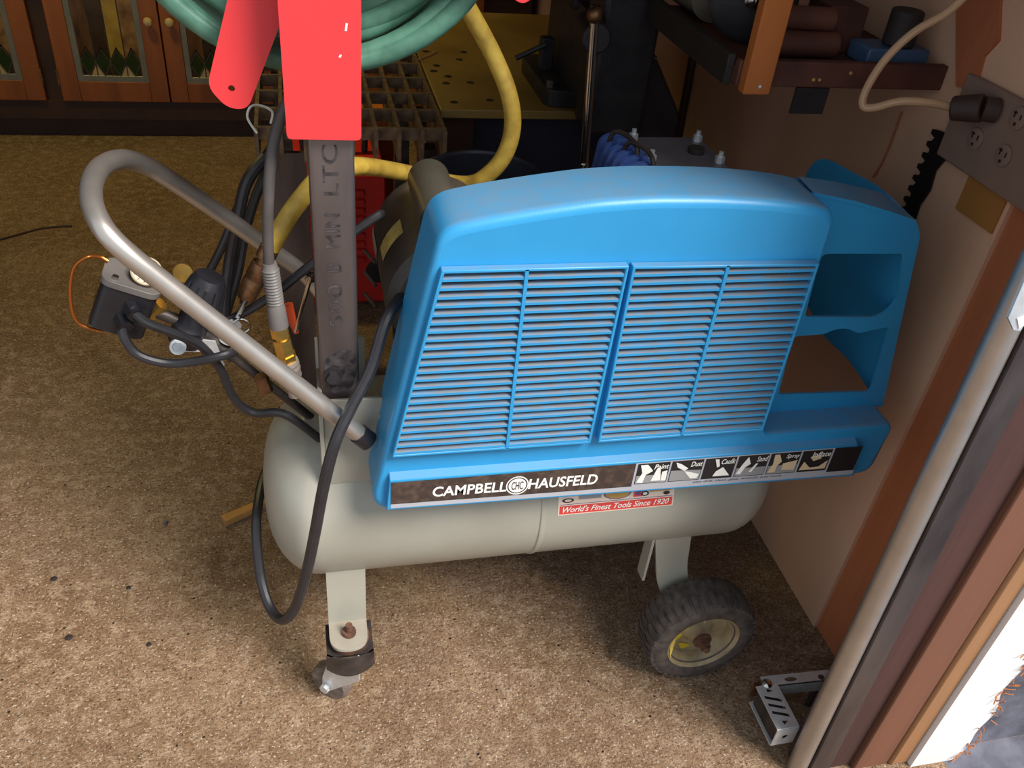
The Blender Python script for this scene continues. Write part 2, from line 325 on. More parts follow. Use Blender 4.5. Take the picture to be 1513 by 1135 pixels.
# ---- legs, caster, wheels
CYY = .948
lz0 = PY(512, 945, CYY - .03)
def leg_caster(y, s):
    """s=-1 near side"""
    lx0, lx1 = .005, .063; top = TZ - math.sqrt(TR**2 - (y - TY)**2) + .02; zb = .185
    pr = rounded([(lx0, top), (lx0, zb), (lx1, zb), (lx1, top)], [0, .028, .028, 0])
    lg = B().prism([(p.x, y - .012 * s * 0, p.y) for p in pr], (0, .005, 0))
    lg.box((lx0, y, zb + .02), (lx0 + .004, y + .03, top)).box((lx1 - .004, y, zb + .02), (lx1, y + .03, top))
    l = lg.build('leg', 'tank', AC, bevel=.002)
    yb = y - .0
    B().cyl((.034, yb + .004, .212), (.034, yb - .012, .214), .010, n=6).cyl((.034, yb - .01, .213), (.034, yb - .026, .217), .0055).build('leg_bolt', 'rust', l)
    return l
# near leg: channel with a turned foot carrying the caster
ly = .945
l1 = B()
ltop = TZ - math.sqrt(TR**2 - (ly - TY)**2) + .015
pb = [(.004, ltop), (.004, .193), (.066, .193), (.066, ltop)]
l1.prism([(p.x, ly, p.y) for p in rounded(pb, [0, .002, .002, 0])], (0, .005, 0))
l1.box((.0045, ly + .004, .193), (.008, ly + .035, ltop + .01)).box((.062, ly + .004, .193), (.0655, ly + .035, ltop + .01))
foot = rounded([(.004, ly + .005), (.004, ly - .058), (.066, ly - .058), (.066, ly + .005)], [0, .03, .03, 0], 8)
l1.prism([(p.x, p.y, .188) for p in foot], (0, 0, .006))
l1.v = [p - V((.007, 0, 0)) for p in l1.v]
LEG = l1.build('leg', 'tank', AC, bevel=.0015)
B().lathe((.029, ly - .026, .194), (0, 0, 1), [(0, .0115), (.007, .0115), (.007, .006), (.022, .0058), (.022, .001)], 12).build('leg_bolt', 'rust', LEG)
CA = B()
CA.cyl((.029, ly - .026, .177), (.029, ly - .026, .188), .031, .033, 24)
caster = CA.build('caster', 'rust', AC)
cc = V((.029, ly - .026, 0)); rz = Matrix.Rotation(math.radians(-38), 3, 'Z').copy()
def cw(p): return cc + rz @ V(p)
# swivel plate bent round the raceway, fork, wheel
pl = B(); n = 10
for k in range(n):
    q = []
    for t in (k / n, (k + 1) / n):
        a = -.66 + 1.32 * t; lo = .142 - .008 * math.cos(math.pi * (t - .5) * 1.0)
        for rr, z in ((.060, .177), (.062, lo), (.065, lo), (.063, .177)): q.append(cc + V((math.sin(a) * rr, .024 - math.cos(a) * rr, z)))
    pl.add(q, [(0,1,2,3), (7,6,5,4), (0,4,5,1), (1,5,6,2), (2,6,7,3), (3,7,4,0)])
pl.box(cc + V((-.038, -.03, .172)), cc + V((.038, .036, .177)))
pl.build('swivel_plate', 'dsteel', caster)
for sgn in (-1, 1):
    fk = [cw((.012 + x, sgn * .017, z)) for x, z in ((.018, .173), (-.03, .173), (-.060, .062), (-.062, .034), (-.046, .028), (.018, .105))]
    B().prism(fk, rz @ V((0, .003, 0))).build('fork', 'galv', caster, bevel=.001)
wc = cw((-.040, 0, .0385))
wd = rz @ V((0, 1, 0))
B().lathe(wc - wd * .013, wd, [(0, .012), (0, .033), (.003, .037), (.013, .038), (.023, .037), (.026, .033), (.026, .012)], 28).build('caster_wheel', 'dustrub', caster)
B().cyl(wc - wd * .022, wc + wd * .022, .006, n=6).cyl(wc - wd * .026, wc - wd * .020, .009, n=8).build('axle_bolt', 'galv', caster)

WXC, WR, WS = .664, .107, 1.07
def wheel(yc, name='wheel'):
    hw = .036
    wh = B(); pv = V((WXC, yc, WR))
    def big(b): b.v = [pv + (p - pv) * WS for p in b.v]; return b
    prof = [(-.026, .058), (-.034, .066), (-hw, .078), (-.034, .089), (-.028, .0955), (-.012, .0975), (.012, .0975), (.028, .0955), (.034, .089), (hw, .078), (.034, .066), (.026, .058)]
    wh.lathe((WXC, yc, WR), (0, 1, 0), prof, 64, False)
    nl = 40
    for row, (ya, yb) in enumerate(((-.0335, -.002), (.002, .0335))):
        for k in range(nl):
            a = 2*math.pi*(k + .5*row)/nl; t = V((-math.sin(a), 0, math.cos(a))); rd = V((math.cos(a), 0, math.sin(a)))
            q = []
            for yy, r0, r1 in ((ya, .090, .0945), ((ya + yb)/2, .096, .1), (yb, .096, .0995)) if row == 0 else ((ya, .096, .0995), ((ya + yb)/2, .096, .1), (yb, .090, .0945)):
                for r in (r0, r1):
                    for sg in (-1, 1): q.append(V((WXC, yc + yy, WR)) + rd * r + t * sg * .0046)
            fs = []
            for b_ in (0, 4): fs += [(b_+2, b_+3, b_+7, b_+6), (b_, b_+2, b_+6, b_+4), (b_+1, b_+5, b_+7, b_+3)]
            fs += [(0, 1, 3, 2), (8, 10, 11, 9)]
            wh.add(q, fs)
    w_ = big(wh).build(name, 'rubber', AC, 40)
    big(B().lathe((WXC, yc, WR), (0, 1, 0), [(-.030, .067), (-.033, .065), (-.031, .061), (-.006, .052), (-.002, .030), (-.010, .021), (-.024, .018), (-.024, .0125), (.02, .0125), (.026, .06)], 48, False)).build('rim', 'rimm', w_, 45)
    B().lathe((WXC, yc, WR), (0, 1, 0), [(-.031, .0175), (-.027, .0175)], 24).build('washer', 'rust', w_)
    B().lathe((WXC, yc, WR), (0, 1, 0), [(-.044, .0115), (-.031, .0115)], 6).lathe((WXC, yc, WR), (0, 1, 0), [(-.053, .005), (-.051, .0065), (-.044, .0065)], 12).build('axle_nut', 'rust', w_)
    st = []
    for k in range(14):
        a = math.radians(172 + 46 * math.sin(k * 2 * math.pi / 14)); 
    for (ax, ay, ru, rv, rot_) in ((-.040, -.010, .020, .011, 1.0), (-.018, -.038, .012, .006, -.4), (-.026, .012, .006, .004, .2), (.004, .034, .004, .010, .3)):
        p = []
        for k in range(12):
            t = 2*math.pi*k/12; r_ = 1 + .25*math.sin(3*t); x = ru*r_*math.cos(t); z = rv*r_*math.sin(t)
            xx = ax + x*math.cos(rot_) - z*math.sin(rot_); zz = ay + x*math.sin(rot_) + z*math.cos(rot_); rr = math.hypot(xx, zz)
            dy = (-.006 - .025 * (rr - .052) / .009 if rr > .052 else -.002 - .004 * (rr - .03) / .022 if rr > .03 else -.002 - .008 * (.03 - rr) / .009)
            p.append(V((WXC + xx, yc + dy - .0012, WR + zz)))
        big(B().add([sum(p, V()) / 12] + p, [(0, 1 + k, 1 + (k + 1) % 12) for k in range(12)])).build('paint_stain', 'ystain' if ax < 0 else 'lcream', w_)
    return w_
WYN = .906
wheel(WYN)
wheel(2*TY - WYN + .02)
B().cyl((WXC, WYN, WR), (WXC, 2*TY - WYN + .02, WR), .008).build('axle', 'dsteel', AC)
for y_, sg in ((WYN + .048, 1), (2*TY - WYN - .03, -1)):
    l = B(); zt = TZ - TR * .62
    for a, b_ in (((.585, y_, .30), (.675, y_, .09)),):
        pr = [(.555, .33), (.625, .33), (.640, .20), (.690, .115), (.680, .082), (.650, .080), (.590, .17)]
        l.prism([(x, y_, z) for x, z in rounded(pr, [0, 0, .05, .02, .015, .02, .05])], (0, .006, 0))
        l.box((.555, y_, .2), (.560, y_ + .028 * sg, .33)) if sg > 0 else l.box((.555, y_ - .02, .2), (.560, y_ + .006, .33))
    l.build('leg', 'tank', AC, bevel=.0015)
# far leg of the caster end
B().box((.006, 2*TY - ly - .005, .0), (.066, 2*TY - ly, TZ - .07)).box((.006, 2*TY - ly, 0), (.066, 2*TY - ly + .04, .006)).build('leg', 'tank', AC)

# ---- shroud
SF, SB_ = .88, .93      # main front plane, recessed right panel
top_pts = [(.648, .966), (.600, .975), (.549, .981), (.48, .985), (.401, .986), (.33, .982), (.259, .972), (.20, .962), (.145, .950)]
outer = rounded([(.060, .506), (.872, .495), (.872, .602), (.648, .602)] + top_pts, [.045, .032, .014, .014, .03] + [.02]*7 + [.045], 6)
def depth(p):
    if p.y < .53: return .915
    if p.x > .60 and p.y < .945 and p.y > .53: return .938 if p.x < .85 else .945
    return .975
def inset(poly, r):
    out = []; m = len(poly); area = sum(poly[i].x*poly[(i+1) % m].y - poly[(i+1) % m].x*poly[i].y for i in range(m))
    sg = 1 if area > 0 else -1
    for i, p in enumerate(poly):
        e1 = (p - poly[i-1]); e2 = (poly[(i+1) % m] - p)
        n1 = V((-e1.y, e1.x)).normalized() if e1.length > 1e-7 else V((0, 0)); n2 = V((-e2.y, e2.x)).normalized() if e2.length > 1e-7 else V((0, 0))
        nn = (n1 + n2); nn = nn.normalized() if nn.length > 1e-6 else n1
        out.append(p + nn * (r(p) if callable(r) else r) * sg)
    return out
RR = .013
def rr_(p): return (.0065 + (RR - .0065) * max(0., min(1., max((p.y - .92) / .03, (.54 - p.y) / .02)))) if p.x < .16 else RR if p.x < .60 or p.y < .53 else (.005 + (RR - .005) * max(0., min(1., (p.y - .93) / .04)))
shr = B()
G1 = [V((.096, .624)), V((.366, .624)), V((.373, .899)), V((.151, .899))]
G2 = [V((.384, .624)), V((.632, .624)), V((.632, .895)), V((.386, .898))]
ins = inset(outer, rr_)
def front(poly, y): return [V((p.x, y, p.y)) for p in poly]
loops = [front(ins, SF), front(G1, SF), front(G2, SF)]
flat = [p for l in loops for p in l]
shr.add(flat, [tuple(t) for t in tess(loops)])
nseg = 5; m = len(outer); rows = []
for k in range(nseg + 1):
    a = math.pi/2 * k/nseg; q = inset(outer, lambda p, a=a: rr_(p) * (1 - math.sin(a))); rows.append([V((p.x, SF + RR * (1 - math.cos(a)), p.y)) for p in q])
rows.append([V((p.x, depth(p), p.y)) for p in outer])
inn = inset(outer, .004); rows.append([V((p.x, depth(q), p.y)) for p, q in zip(inn, outer)]); rows.append([V((p.x, SF + .012, p.y)) for p in inset(outer, .006)])
vs_ = [p for r in rows for p in r]; shr.add(vs_, [(k*m+i, k*m+(i+1) % m, (k+1)*m+(i+1) % m, (k+1)*m+i) for k in range(len(rows)-1) for i in range(m)])
# right panel with two windows
def wy(px, py): p = PY(px, py, SB_); return V((p.x, p.z))
W1 = rounded([wy(1214, 375), wy(1334, 375), wy(1326, 445), wy(1300, 469), wy(1189, 468)], [.012, .006, .03, .03, .006])
W2 = rounded([wy(1172, 497), wy(1218, 494), wy(1232, 487), wy(1252, 485), wy(1268, 493), wy(1284, 489), wy(1314, 483), wy(1286, 579), wy(1150, 583)], [.01, .008, .008, .008, .008, .008, .006, .008, .006])
RP = rounded([(.636, .598), (.882, .598), (.864, .69), (.822, .905), (.806, .926), (.76, .940), (.70, .956), (.648, .966), (.636, .968)], [0, 0, .04, .012, .008, 0, 0, 0, 0], 5)
shr.prism(front(RP, SB_), (0, .004, 0), [front(W1, SB_), front(W2, SB_)])
# top flange and rounded outer corner of the right part, then the deep right side
top2 = [(.636, .968, .974), (.648, .966, .976), (.70, .956, .985), (.76, .940, .998), (.806, .926, 1.01)]
for (xa, za, ya_), (xb, zb, yb_) in zip(top2, top2[1:]):
    shr.add([(xa, SB_ - .001, za + .0006), (xb, SB_ - .001, zb + .0006), (xb, yb_, zb + .003), (xa, ya_, za + .003), (xa, SB_ - .001, za - .004), (xb, SB_ - .001, zb - .004), (xb, yb_, zb - .001), (xa, ya_, za - .001)], [(0,1,2,3), (7,6,5,4), (3,2,6,7), (0,4,5,1)])
def sidex(z): return .8715 - (z - .598) * .197 + (0 if z < .89 else 0)
sp = rounded([(.9325, .61), (.9325, .925), (1.02, .934), (1.19, .912), (1.235, .86), (1.22, .66), (1.10, .618), (1.02, .628)], [0, .01, .03, .05, .05, .03, .02, .03], 5)
shr.prism([(sidex(p.y), p.x, p.y) for p in sp], (-.004, 0, 0))
shroud = shr.build('shroud', 'blue', AC, 32)
# raised grille frames
GY = .868
for G, nm in ((G1, 'left'), (G2, 'right')):
    out_ = inset(G, -.0055); 
    B().prism(front(out_, GY), (0, SF - GY, 0), [front(G, GY)]).build('grille_frame', 'blue', shroud, bevel=.0012)
def lerp_edge(G, z):
    def at(a, b): t = (z - a.y) / (b.y - a.y); return a.x + (b.x - a.x) * t
    return at(G[0], G[3]), at(G[1], G[2])
NS = 23
for G in (G1, G2):
    z0, z1 = G[0].y, G[3].y; pit = (z1 - z0) / NS
    for k in range(NS):
        z = z0 + pit * (k + .06)
        xa, xb = lerp_edge(G, z + pit * .3); xa -= .001; xb += .001
        h = .0036; dp = .0095; up = .0022
        sec = [(GY + .001, z), (GY + .001, z + h), (GY + .0022, z + h + .0006), (GY + dp, z + h + up), (GY + dp, z + h + up - .0016), (GY + .003, z)]
        n = len(sec); q = [V((xa, y, zz)) for y, zz in sec] + [V((xb, y, zz)) for y, zz in sec]
        B().add(q, [tuple(range(n)), tuple(range(2*n-1, n-1, -1))] + [(i, (i+1) % n, (i+1) % n + n, i + n) for i in range(n)]).build('slat', 'bluesl', shroud, 25)
for a_, b_ in (((.2495, .62), (.2495, .902)), ((.507, .62), (.5085, .90))):
    B().prism([(a_[0] - .0022, GY, a_[1]), (a_[0] + .0022, GY, a_[1]), (b_[0] + .0022, GY, b_[1]), (b_[0] - .0022, GY, b_[1])], (0, .014, 0)).build('mullion', 'blue', shroud)
# raised name plate along the bottom
LY = .868
def lp(px, py, y=LY): p = PY(px, py, y); return p
pts = [lp(571, 754), lp(1262, 703), lp(1268, 657), lp(576, 711)]
q = pts + [V((p.x, SF + .001, p.z + dz)) for p, dz in zip(pts, (-.003, -.003, .006, .006))]
B().add(q, [(0,1,2,3), (0,4,5,1), (1,5,6,2), (2,6,7,3), (3,7,4,0)]).build('name_plate', 'blue', shroud, bevel=.0012)
zA, zB = pts[0].z, pts[3].z; xA, xB = pts[0].x, pts[1].x; zA2, zB2 = pts[1].z, pts[2].z
def lab(u, v, lift=.0006):
    x = xA + (xB - xA) * u; lo = zA + (zA2 - zA) * u; hi = zB + (zB2 - zB) * u; return V((x, LY - lift, lo + (hi - lo) * v))
def quad(u0, u1, v0, v1, lift=.0006): return B().add([lab(u0, v0, lift), lab(u1, v0, lift), lab(u1, v1, lift), lab(u0, v1, lift)], [(0,1,2,3)])
def poly_lab(pp, lift): return B().add([lab(u, v, lift) for u, v in pp], [tuple(range(len(pp)))])
quad(.008, .992, .06, .20, .0005).build('label_border', 'lsilver', shroud)
quad(.008, .487, .20, .95).build('label_black', 'label', shroud)
quad(.487, .925, .12, .96).build('label_panel', 'lsilver', shroud)
quad(.925, .99, .20, .95).build('label_black', 'lblack', shroud)
def uof(px): return (PY(px, 700, LY).x - xA) / (xB - xA)
print_text('CAMPBELL', lambda u, v: lab(.086 + .143*u, .36 + .34*v, .001), 'lettering', 'lwhite', shroud, bold=.022, shear=.06)
print_text('HAUSFELD', lambda u, v: lab(.272 + .140*u, .38 + .34*v, .001), 'lettering', 'lwhite', shroud, bold=.022, shear=.06)
def ring_lab(cu, cv, r0, r1, n=28, asp=None):
    asp = asp or ((xB - xA) / (zB - zA)); p = []
    for k in range(n):
        a = 2*math.pi*k/n
        for r in (r0, r1): p.append(lab(cu + r*math.cos(a)/asp, cv + r*math.sin(a), .001))
    return B().add(p, [(2*k, 2*k+1, (2*k+3) % (2*n), (2*k+2) % (2*n)) for k in range(n)])
ring_lab(.250, .535, .27, .305).build('emblem_ring', 'lwhite', shroud)
ring_lab(.250, .535, .001, .235).build('emblem_disc', 'lwhite', shroud)
print_text('CHC', lambda u, v: lab(.2385 + .023*u, .40 + .27*v, .0014), 'emblem_letters', 'label', shroud, bold=.01)
# six use pictures
ic = [('Paint', [[(.05, .1), (.25, .05), (.3, .45), (.5, .62), (.45, .72), (.3, .95), (.08, .95), (.18, .55)], [(.5, .12), (.62, .75), (.72, .8), (.8, .12)], [(.82, .1), (.8, .55), (.96, .6), (.97, .1)]]),
      ('Dust', [[(.12, .95), (.2, .7), (.45, .5), (.55, .62), (.3, .85)], [(.45, .5), (.95, .30), (.9, .1), (.7, .1), (.52, .38)]]),
      ('Caulk', [[(.3, .95), (.42, .55), (.5, .6), (.42, .95)], [(.35, .12), (.9, .12), (.62, .55), (.42, .36)]]),
      ('Sand', [[(.05, .15), (.18, .6), (.32, .95), (.45, .6), (.3, .45), (.2, .12)], [(.45, .2), (.62, .6), (.7, .6), (.55, .2)]]),
      ('Spray', [[(.05, .1), (.3, .1), (.3, .4), (.42, .6), (.28, .95), (.12, .95), (.15, .5)], [(.48, .5), (.95, .62), (.92, .15), (.5, .2)]]),
      ('Inflate', [[(.05, .1), (.95, .1), (.95, .5), (.7, .22), (.4, .2), (.15, .5)], [(.3, .7), (.62, .8), (.7, .6), (.45, .5)]])]
u0_, u1_ = .4895, .9225; step = (u1_ - u0_) / 6
for k, (nm, shp) in enumerate(ic):
    ua, ub = u0_ + step*k + .002, u0_ + step*(k + 1) - .002
    f = lambda pp, ua=ua, ub=ub: [(ua + (ub - ua)*x, .27 + .66*y) for x, y in pp]
    quad(ua, ub, .27, .93, .0009).build('picture', 'lblack', shroud)
    if k in (0, 1, 3, 4): poly_lab(f([(.02, .03), (.98, .03), (.98, .42 if k != 1 else .5), (.02, .42 if k != 1 else .55)]), .0011).build('picture_ground', 'lgrey', shroud)
    for s_ in shp:
        poly_lab(f(s_), .0014).build('picture_shape', 'lwhite' if k < 4 else 'lcream', shroud)
    print_text(nm, lambda u, v, ua=ua, ub=ub: lab(ua + (ub - ua)*(.97 - .045*2*len(nm)*(1-u)), .73 + .16*v, .0018), 'picture_lettering', 'lwhite', shroud, bold=.012, shear=.2)
print_text('also drill, clean, glue, wrench, and more', lambda u, v: lab(.62 + .20*u, .15 + .085*v, .001), 'lettering_small', 'lblack', shroud, shear=.2)

# ---- tube handle
hp = [(.060, .929, .607), (-.056, .929, .739), (-.154, .929, .850), (-.203, .932, .905), (-.226, .950, .931), (-.239, .995, .945), (-.240, 1.062, .945), (-.226, 1.125, .931), (-.205, 1.160, .908), (-.180, 1.178, .880), (-.127, 1.205, .819), (-.076, 1.224, .762), (.00, 1.246, .676), (.055, 1.215, .585)]
B().tube(hp, .0125, 18, 8).build('handle', 'alu', AC)
B().cyl((.052, .929, .616), (.066, .929, .600), .0145, .0145, 18).build('handle_cap', 'blk', AC)
# bracket welded on the tank that takes handle and post
B().box((.000, .948, .50), (.006, 1.02, .665)).box((.006, .955, .50), (.088, .960, .655)).box((.082, .948, .50), (.088, 1.0, .63)).build('bracket', 'tank', AC, bevel=.001)
B().box((.0, 1.19, .50), (.08, 1.196, .60)).build('bracket', 'tank', AC)

# ---- motor and pump, riding on a deck plate
B().box((.08, .99, .545), (.74, 1.15, .551)).box((.10, 1.0, .52), (.105, 1.14, .546)).box((.70, 1.0, .52), (.705, 1.14, .546)).build('deck_plate', 'tank', AC)
MXC, MZ = .188, .785
mo = B(); mo.lathe((MXC, .985, MZ), (0, 1, 0), [(0, .03), (0, .078), (.012, .091), (.03, .093), (.20, .093), (.222, .088), (.235, .07), (.235, .02)], 40)
mo.box((.13, 1.0, .55), (.25, 1.18, .70))
motor = mo.build('motor', 'dusty', AC, 40)
B().cyl((MXC - .022, .985, .905), (MXC - .022, 1.125, .905), .029, n=26).build('capacitor', 'olive', motor, bevel=.004)
B().cyl((MXC - .022, .975, .905), (MXC - .022, .992, .905), .0295, n=26).build('capacitor_cap', 'blk', motor, bevel=.004)
def on_motor(a, y, lift=.001): a = math.radians(a); return V((MXC + (.093 + lift)*math.cos(a), y, MZ + (.093 + lift)*math.sin(a)))
B().add([on_motor(a, y) for y in (1.06, 1.10) for a in (132, 140, 148, 156, 164)], [(i, i+1, i+6, i+5) for i in range(4)]).build('motor_label', 'gum', motor)
B().add([on_motor(a, y) for y in (1.12, 1.19) for a in (172, 180, 188, 196, 204)], [(i, i+1, i+6, i+5) for i in range(4)]).build('motor_label', 'lgrey', motor)
for z_ in (.73, .69, .65): B().tube([(.10, 1.2, z_), (.085, 1.24, z_ + .002)], .0028, 8).build('motor_stud', 'rubber', motor)
PUMP_DROP = V((0, 0, -.021))
def low(b): b.v = [q + PUMP_DROP for q in b.v]; return b
pu = B(); pu.box((.45, 1.0, .551), (.60, 1.16, .74)); pu.cyl((.52, 1.08, .74), (.52, 1.08, .935), .06, n=24)
for k in range(6): pu.cyl((.52, 1.08, .77 + k*.026), (.52, 1.08, .776 + k*.026), .075, n=24)
pump = pu.build('pump', 'pumpb', AC)
low(B().prism([(x, y, .935) for x, y in [(p.x, p.y) for p in rounded([(.465, .995), (.585, .995), (.585, 1.18), (.465, 1.18)], .02)]], (0, 0, .030))).build('pump_head', 'pumpg', pump, bevel=.003)
for k in range(9):
    y = .99 + k * .022; pf = rounded([(.418, .90), (.47, .90), (.47, .972), (.45, .976), (.424, .968)], [.006, 0, .004, .01, .014])
    low(B().prism([(p.x, y, p.y) for p in pf], (0, .010, 0))).build('fin', 'pumpb', pump, bevel=.002)
for x, y in ((.475, 1.17), (.475, 1.09), (.575, 1.165), (.577, 1.085), (.475, 1.01), (.575, 1.01)):
    low(B().cyl((x, y, .965), (x, y, .974), .007, n=6).cyl((x, y, .974), (x, y, .981), .0035, n=8)).build('bolt', 'galv', pump)
low(B().cyl((.555, 1.12, .965), (.555, 1.12, .973), .012, n=16)).build('plug', 'dsteel', pump)
for x, y in ((.447, 1.125), (.456, 1.085)):
    low(B().tube([(x - .016, y + .03, .955), (x - .012, y + .022, .984), (x, y, .988), (x + .006, y - .03, .982), (x + .007, y - .038, .960)], .0036, 8)).build('tube', 'dsteel', pump)

# ---- pressure switch, gauge, regulator
RY = 1.03
def R_(px, py, y=RY): return PY(px, py, y)
rt = Matrix.Rotation(math.radians(24), 3, 'Y')
c = R_(186, 442)
sw = B().prism([c + rt @ V((p.x, p.y, -.038)) for p in rounded([(-.034, -.028), (.034, -.028), (.034, .028), (-.034, .028)], .016, 6)], rt @ V((0, 0, .066))).build('pressure_switch', 'blk', AC, bevel=.003)
B().prism([c + rt @ V((p.x, p.y, .028)) for p in rounded([(-.036, -.030), (.036, -.030), (.036, .030), (-.036, .030)], .017, 6)], rt @ V((0, 0, .009))).build('switch_lid', 'grey', sw, bevel=.003)
for px, py in ((194, 456), (180, 474)):
    p = R_(px, py, RY - .03); B().cyl(p + V((-.004, .012, .004)), p + V((.006, -.012, -.004)), .010, n=6).build('gland_nut', 'blk', sw)
B().cyl(c + rt @ V((-.02, -.02, .036)), c + rt @ V((-.02, -.02, .041)), .004, n=10).build('screw', 'chrome', sw)
g = R_(216, 402, RY - .005)
gd = V((.25, -.62, .74)).normalized()
ga = B().lathe(g - gd*.016, gd, [(0, .010), (.0, .017), (.016, .019), (.020, .019), (.020, .0172), (.017, .017)], 28).build('gauge', 'rimm', AC)
B().lathe(g, gd, [(.0015, .0171), (.002, .0171)], 28).build('gauge_face', 'paper', ga)
gu, gv = frame(gd)
for k in range(9):
    a = -2.2 + 4.4*k/8; e = gu*math.cos(a) + gv*math.sin(a); B().tube([g + gd*.0024 + e*.010, g + gd*.0024 + e*.015], .0006, 4).build('gauge_tick', 'lblack', ga)
B().tube([g + gd*.003 - gu*.004, g + gd*.003 + (gu*.6 + gv*.8)*.011], .0007, 4).build('gauge_needle', 'lblack', ga)
k0, k1 = R_(283, 478), R_(318, 392)
kd = (k1 - k0).normalized()
rg = B().lathe(k0 - kd*.03, kd, [(0, .012), (0, .022), (.028, .023), (.034, .019), (.062, .019)], 24).build('regulator', 'blk', AC)
kn = B(); ku, kv = frame(kd); kb = k0 + kd*.032; n = 12
prof_k = [(0, .022), (.002, .0305), (.036, .0235), (.046, .018), (.047, .003)]
vv = []; ff = []
for h, r in prof_k:
    for i in range(n*4):
        a = 2*math.pi*i/(n*4); rr = r * (1 - (.09 if i % 4 == 0 and h < .036 else 0)); vv.append(kb + kd*h + (ku*math.cos(a) + kv*math.sin(a))*rr)
nn = n*4
for k in range(len(prof_k) - 1): ff += [(k*nn+i, k*nn+(i+1) % nn, (k+1)*nn+(i+1) % nn, (k+1)*nn+i) for i in range(nn)]
ff += [tuple(range(nn-1, -1, -1)), tuple((len(prof_k)-1)*nn + i for i in range(nn))]
kn.add(vv, ff).build('regulator_knob', 'blk', rg, 25)
B().cyl(R_(272, 402, RY + .04), R_(272, 402, RY + .045) + V((0, -.01, .004)), .013, n=20).build('gauge', 'brass', AC)
p0, p1 = R_(222, 462), R_(238, 448)
B().cyl(p0 - (p1-p0)*.4, p1, .011, n=6).build('brass_fitting', 'brass', AC)
B().cyl(R_(205, 452), R_(292, 484), .008).cyl(R_(285, 480), R_(345, 528), .009).cyl(R_(345, 528), R_(415, 582, 1.04), .0065).cyl(R_(415, 582, 1.04), (.0, 1.06, .53), .0065).build('manifold_pipe', 'dsteel', AC)
B().cyl(R_(262, 512, RY - .02), R_(263, 513, RY - .026), .0105, n=20).cyl(R_(262, 512, RY - .027), R_(263, 513, RY - .030), .006, n=16).build('tube_nut', 'galv', AC)
B().prism([R_(258, 498, RY - .012), R_(318, 505, RY - .012), R_(332, 540, RY - .012), R_(318, 546, RY - .012), R_(300, 520, RY - .012), R_(262, 520, RY - .012)], (0, .003, 0)).build('strap', 'galv', AC)
vb0, vb1 = R_(338, 496), R_(348, 478)
B().cyl(vb0 - (vb1-vb0)*.4, vb1, .011, .009, 14).build('safety_valve', 'galv', AC)
cc_ = R_(352, 482, RY - .012); B().tube([cc_ + V((.011*math.cos(a)+.004, 0, .011*math.sin(a))) for a in [k*math.pi/5 - 1.2 for k in range(8)]], .0015, 6).build('pull_ring', 'chrome', AC)
B().cyl(R_(350, 470, RY), R_(368, 436, 1.045), .0035, n=8).build('nipple', 'chrome', AC)
B().cyl(R_(385, 556, 1.02), R_(394, 578, 1.02), .010, n=8).build('drain_cock', 'oldbrass', AC)
# wiring
def cable(pts, r, name='wire', mat='cable', par=AC): return B().tube(pts, r, 10, 8).build(name, mat, par)
cable([R_(194, 456, .995), R_(215, 476, .985), R_(255, 492, .985), R_(295, 510, .995), R_(325, 545, 1.0), R_(345, 588, 1.01), R_(375, 610, 1.015), R_(420, 612, 1.0), (.0, 1.0, .55)], .0062)
cable([R_(180, 476, .995), R_(184, 500, .985), R_(205, 525, .98), R_(250, 537, .98), R_(300, 532, .98), R_(340, 522, .99), R_(352, 512, 1.03)], .0062)
cable([R_(305, 482, 1.05), R_(345, 470, 1.06), R_(400, 438, 1.07), R_(455, 395, 1.08), R_(520, 345, 1.09), R_(560, 318, 1.10), (.10, 1.12, .85)], .0065)
cable([R_(160, 386, 1.04), R_(148, 380, 1.04), R_(128, 380, 1.03), R_(110, 395, 1.03), R_(104, 425, 1.03), R_(107, 460, 1.03), R_(120, 480, 1.03), R_(152, 490, 1.03)], .0022, 'copper_loop', 'copper')
# black power cord hanging over the front of the tank
cable([(.125, 1.0, .80), PY(572, 470, .955), PY(548, 545, .925), PY(520, 600, .905), PY(495, 655, .885), PY(478, 720, .878), PY(465, 790, .875), PY(452, 850, .875), PY(436, 898, .885), PY(418, 916, .90), PY(400, 900, .93), PY(386, 858, .965), PY(379, 800, 1.0), PY(380, 755, 1.04), PY(392, 700, 1.12), PY(420, 660, 1.2)], .0082, 'power_cord')

# ------------------------------------------------------------------ hose hanger on a steel post
HH = thing('hose_hanger', 'red metal hose hanger plates on a dark steel post above the compressor', 'hose hanger', (.03, .99, .63))
PXA, PXB, PYA, PYB = .004, .057, .968, 1.016
post = B().prism([(p.x, p.y, .640) for p in rounded([(PXA, PYA), (PXB, PYA), (PXB, PYB), (PXA, PYB)], .007, 3)], (0, 0, .66)).build('post', 'post', HH)
def on_post(px0, py0): return PY(px0, py0, PYA - .0005)
def pt(zlo, zhi, xlo, xhi): return lambda u, v: V((xhi - (xhi - xlo) * v * -1 - (xhi - xlo), PYA - .0006, zlo + (zhi - zlo) * u)) if False else V((xhi - (xhi - xlo) * v, PYA - .0006, zlo + (zhi - zlo) * u))
zof = lambda py: PY(490, py, PYA).z
for body, a, b_ in (('500', 484, 420), ('B', 402, 388), ('MIN', 366, 316), ('LTC', 288, 214)):
    print_text(body, pt(zof(a), zof(b_), .020, .038), 'stencil_lettering', 'ink', HH)
B().cyl((.022, PYA, .690), (.022, PYA - .004, .690), .013, n=20).lathe((.022, PYA - .004, .690), (0, -1, 0), [(0, .0095), (.008, .0095)], 6).build('bolt', 'iron', HH)
sm = []
for k in range(22):
    t = 2*math.pi*k/22; sm.append((.033 + .021*math.cos(t)*(1 + .12*math.sin(3*t)), .694 + .042*math.sin(t)*(1 + .2*math.sin(2*t + 1))))
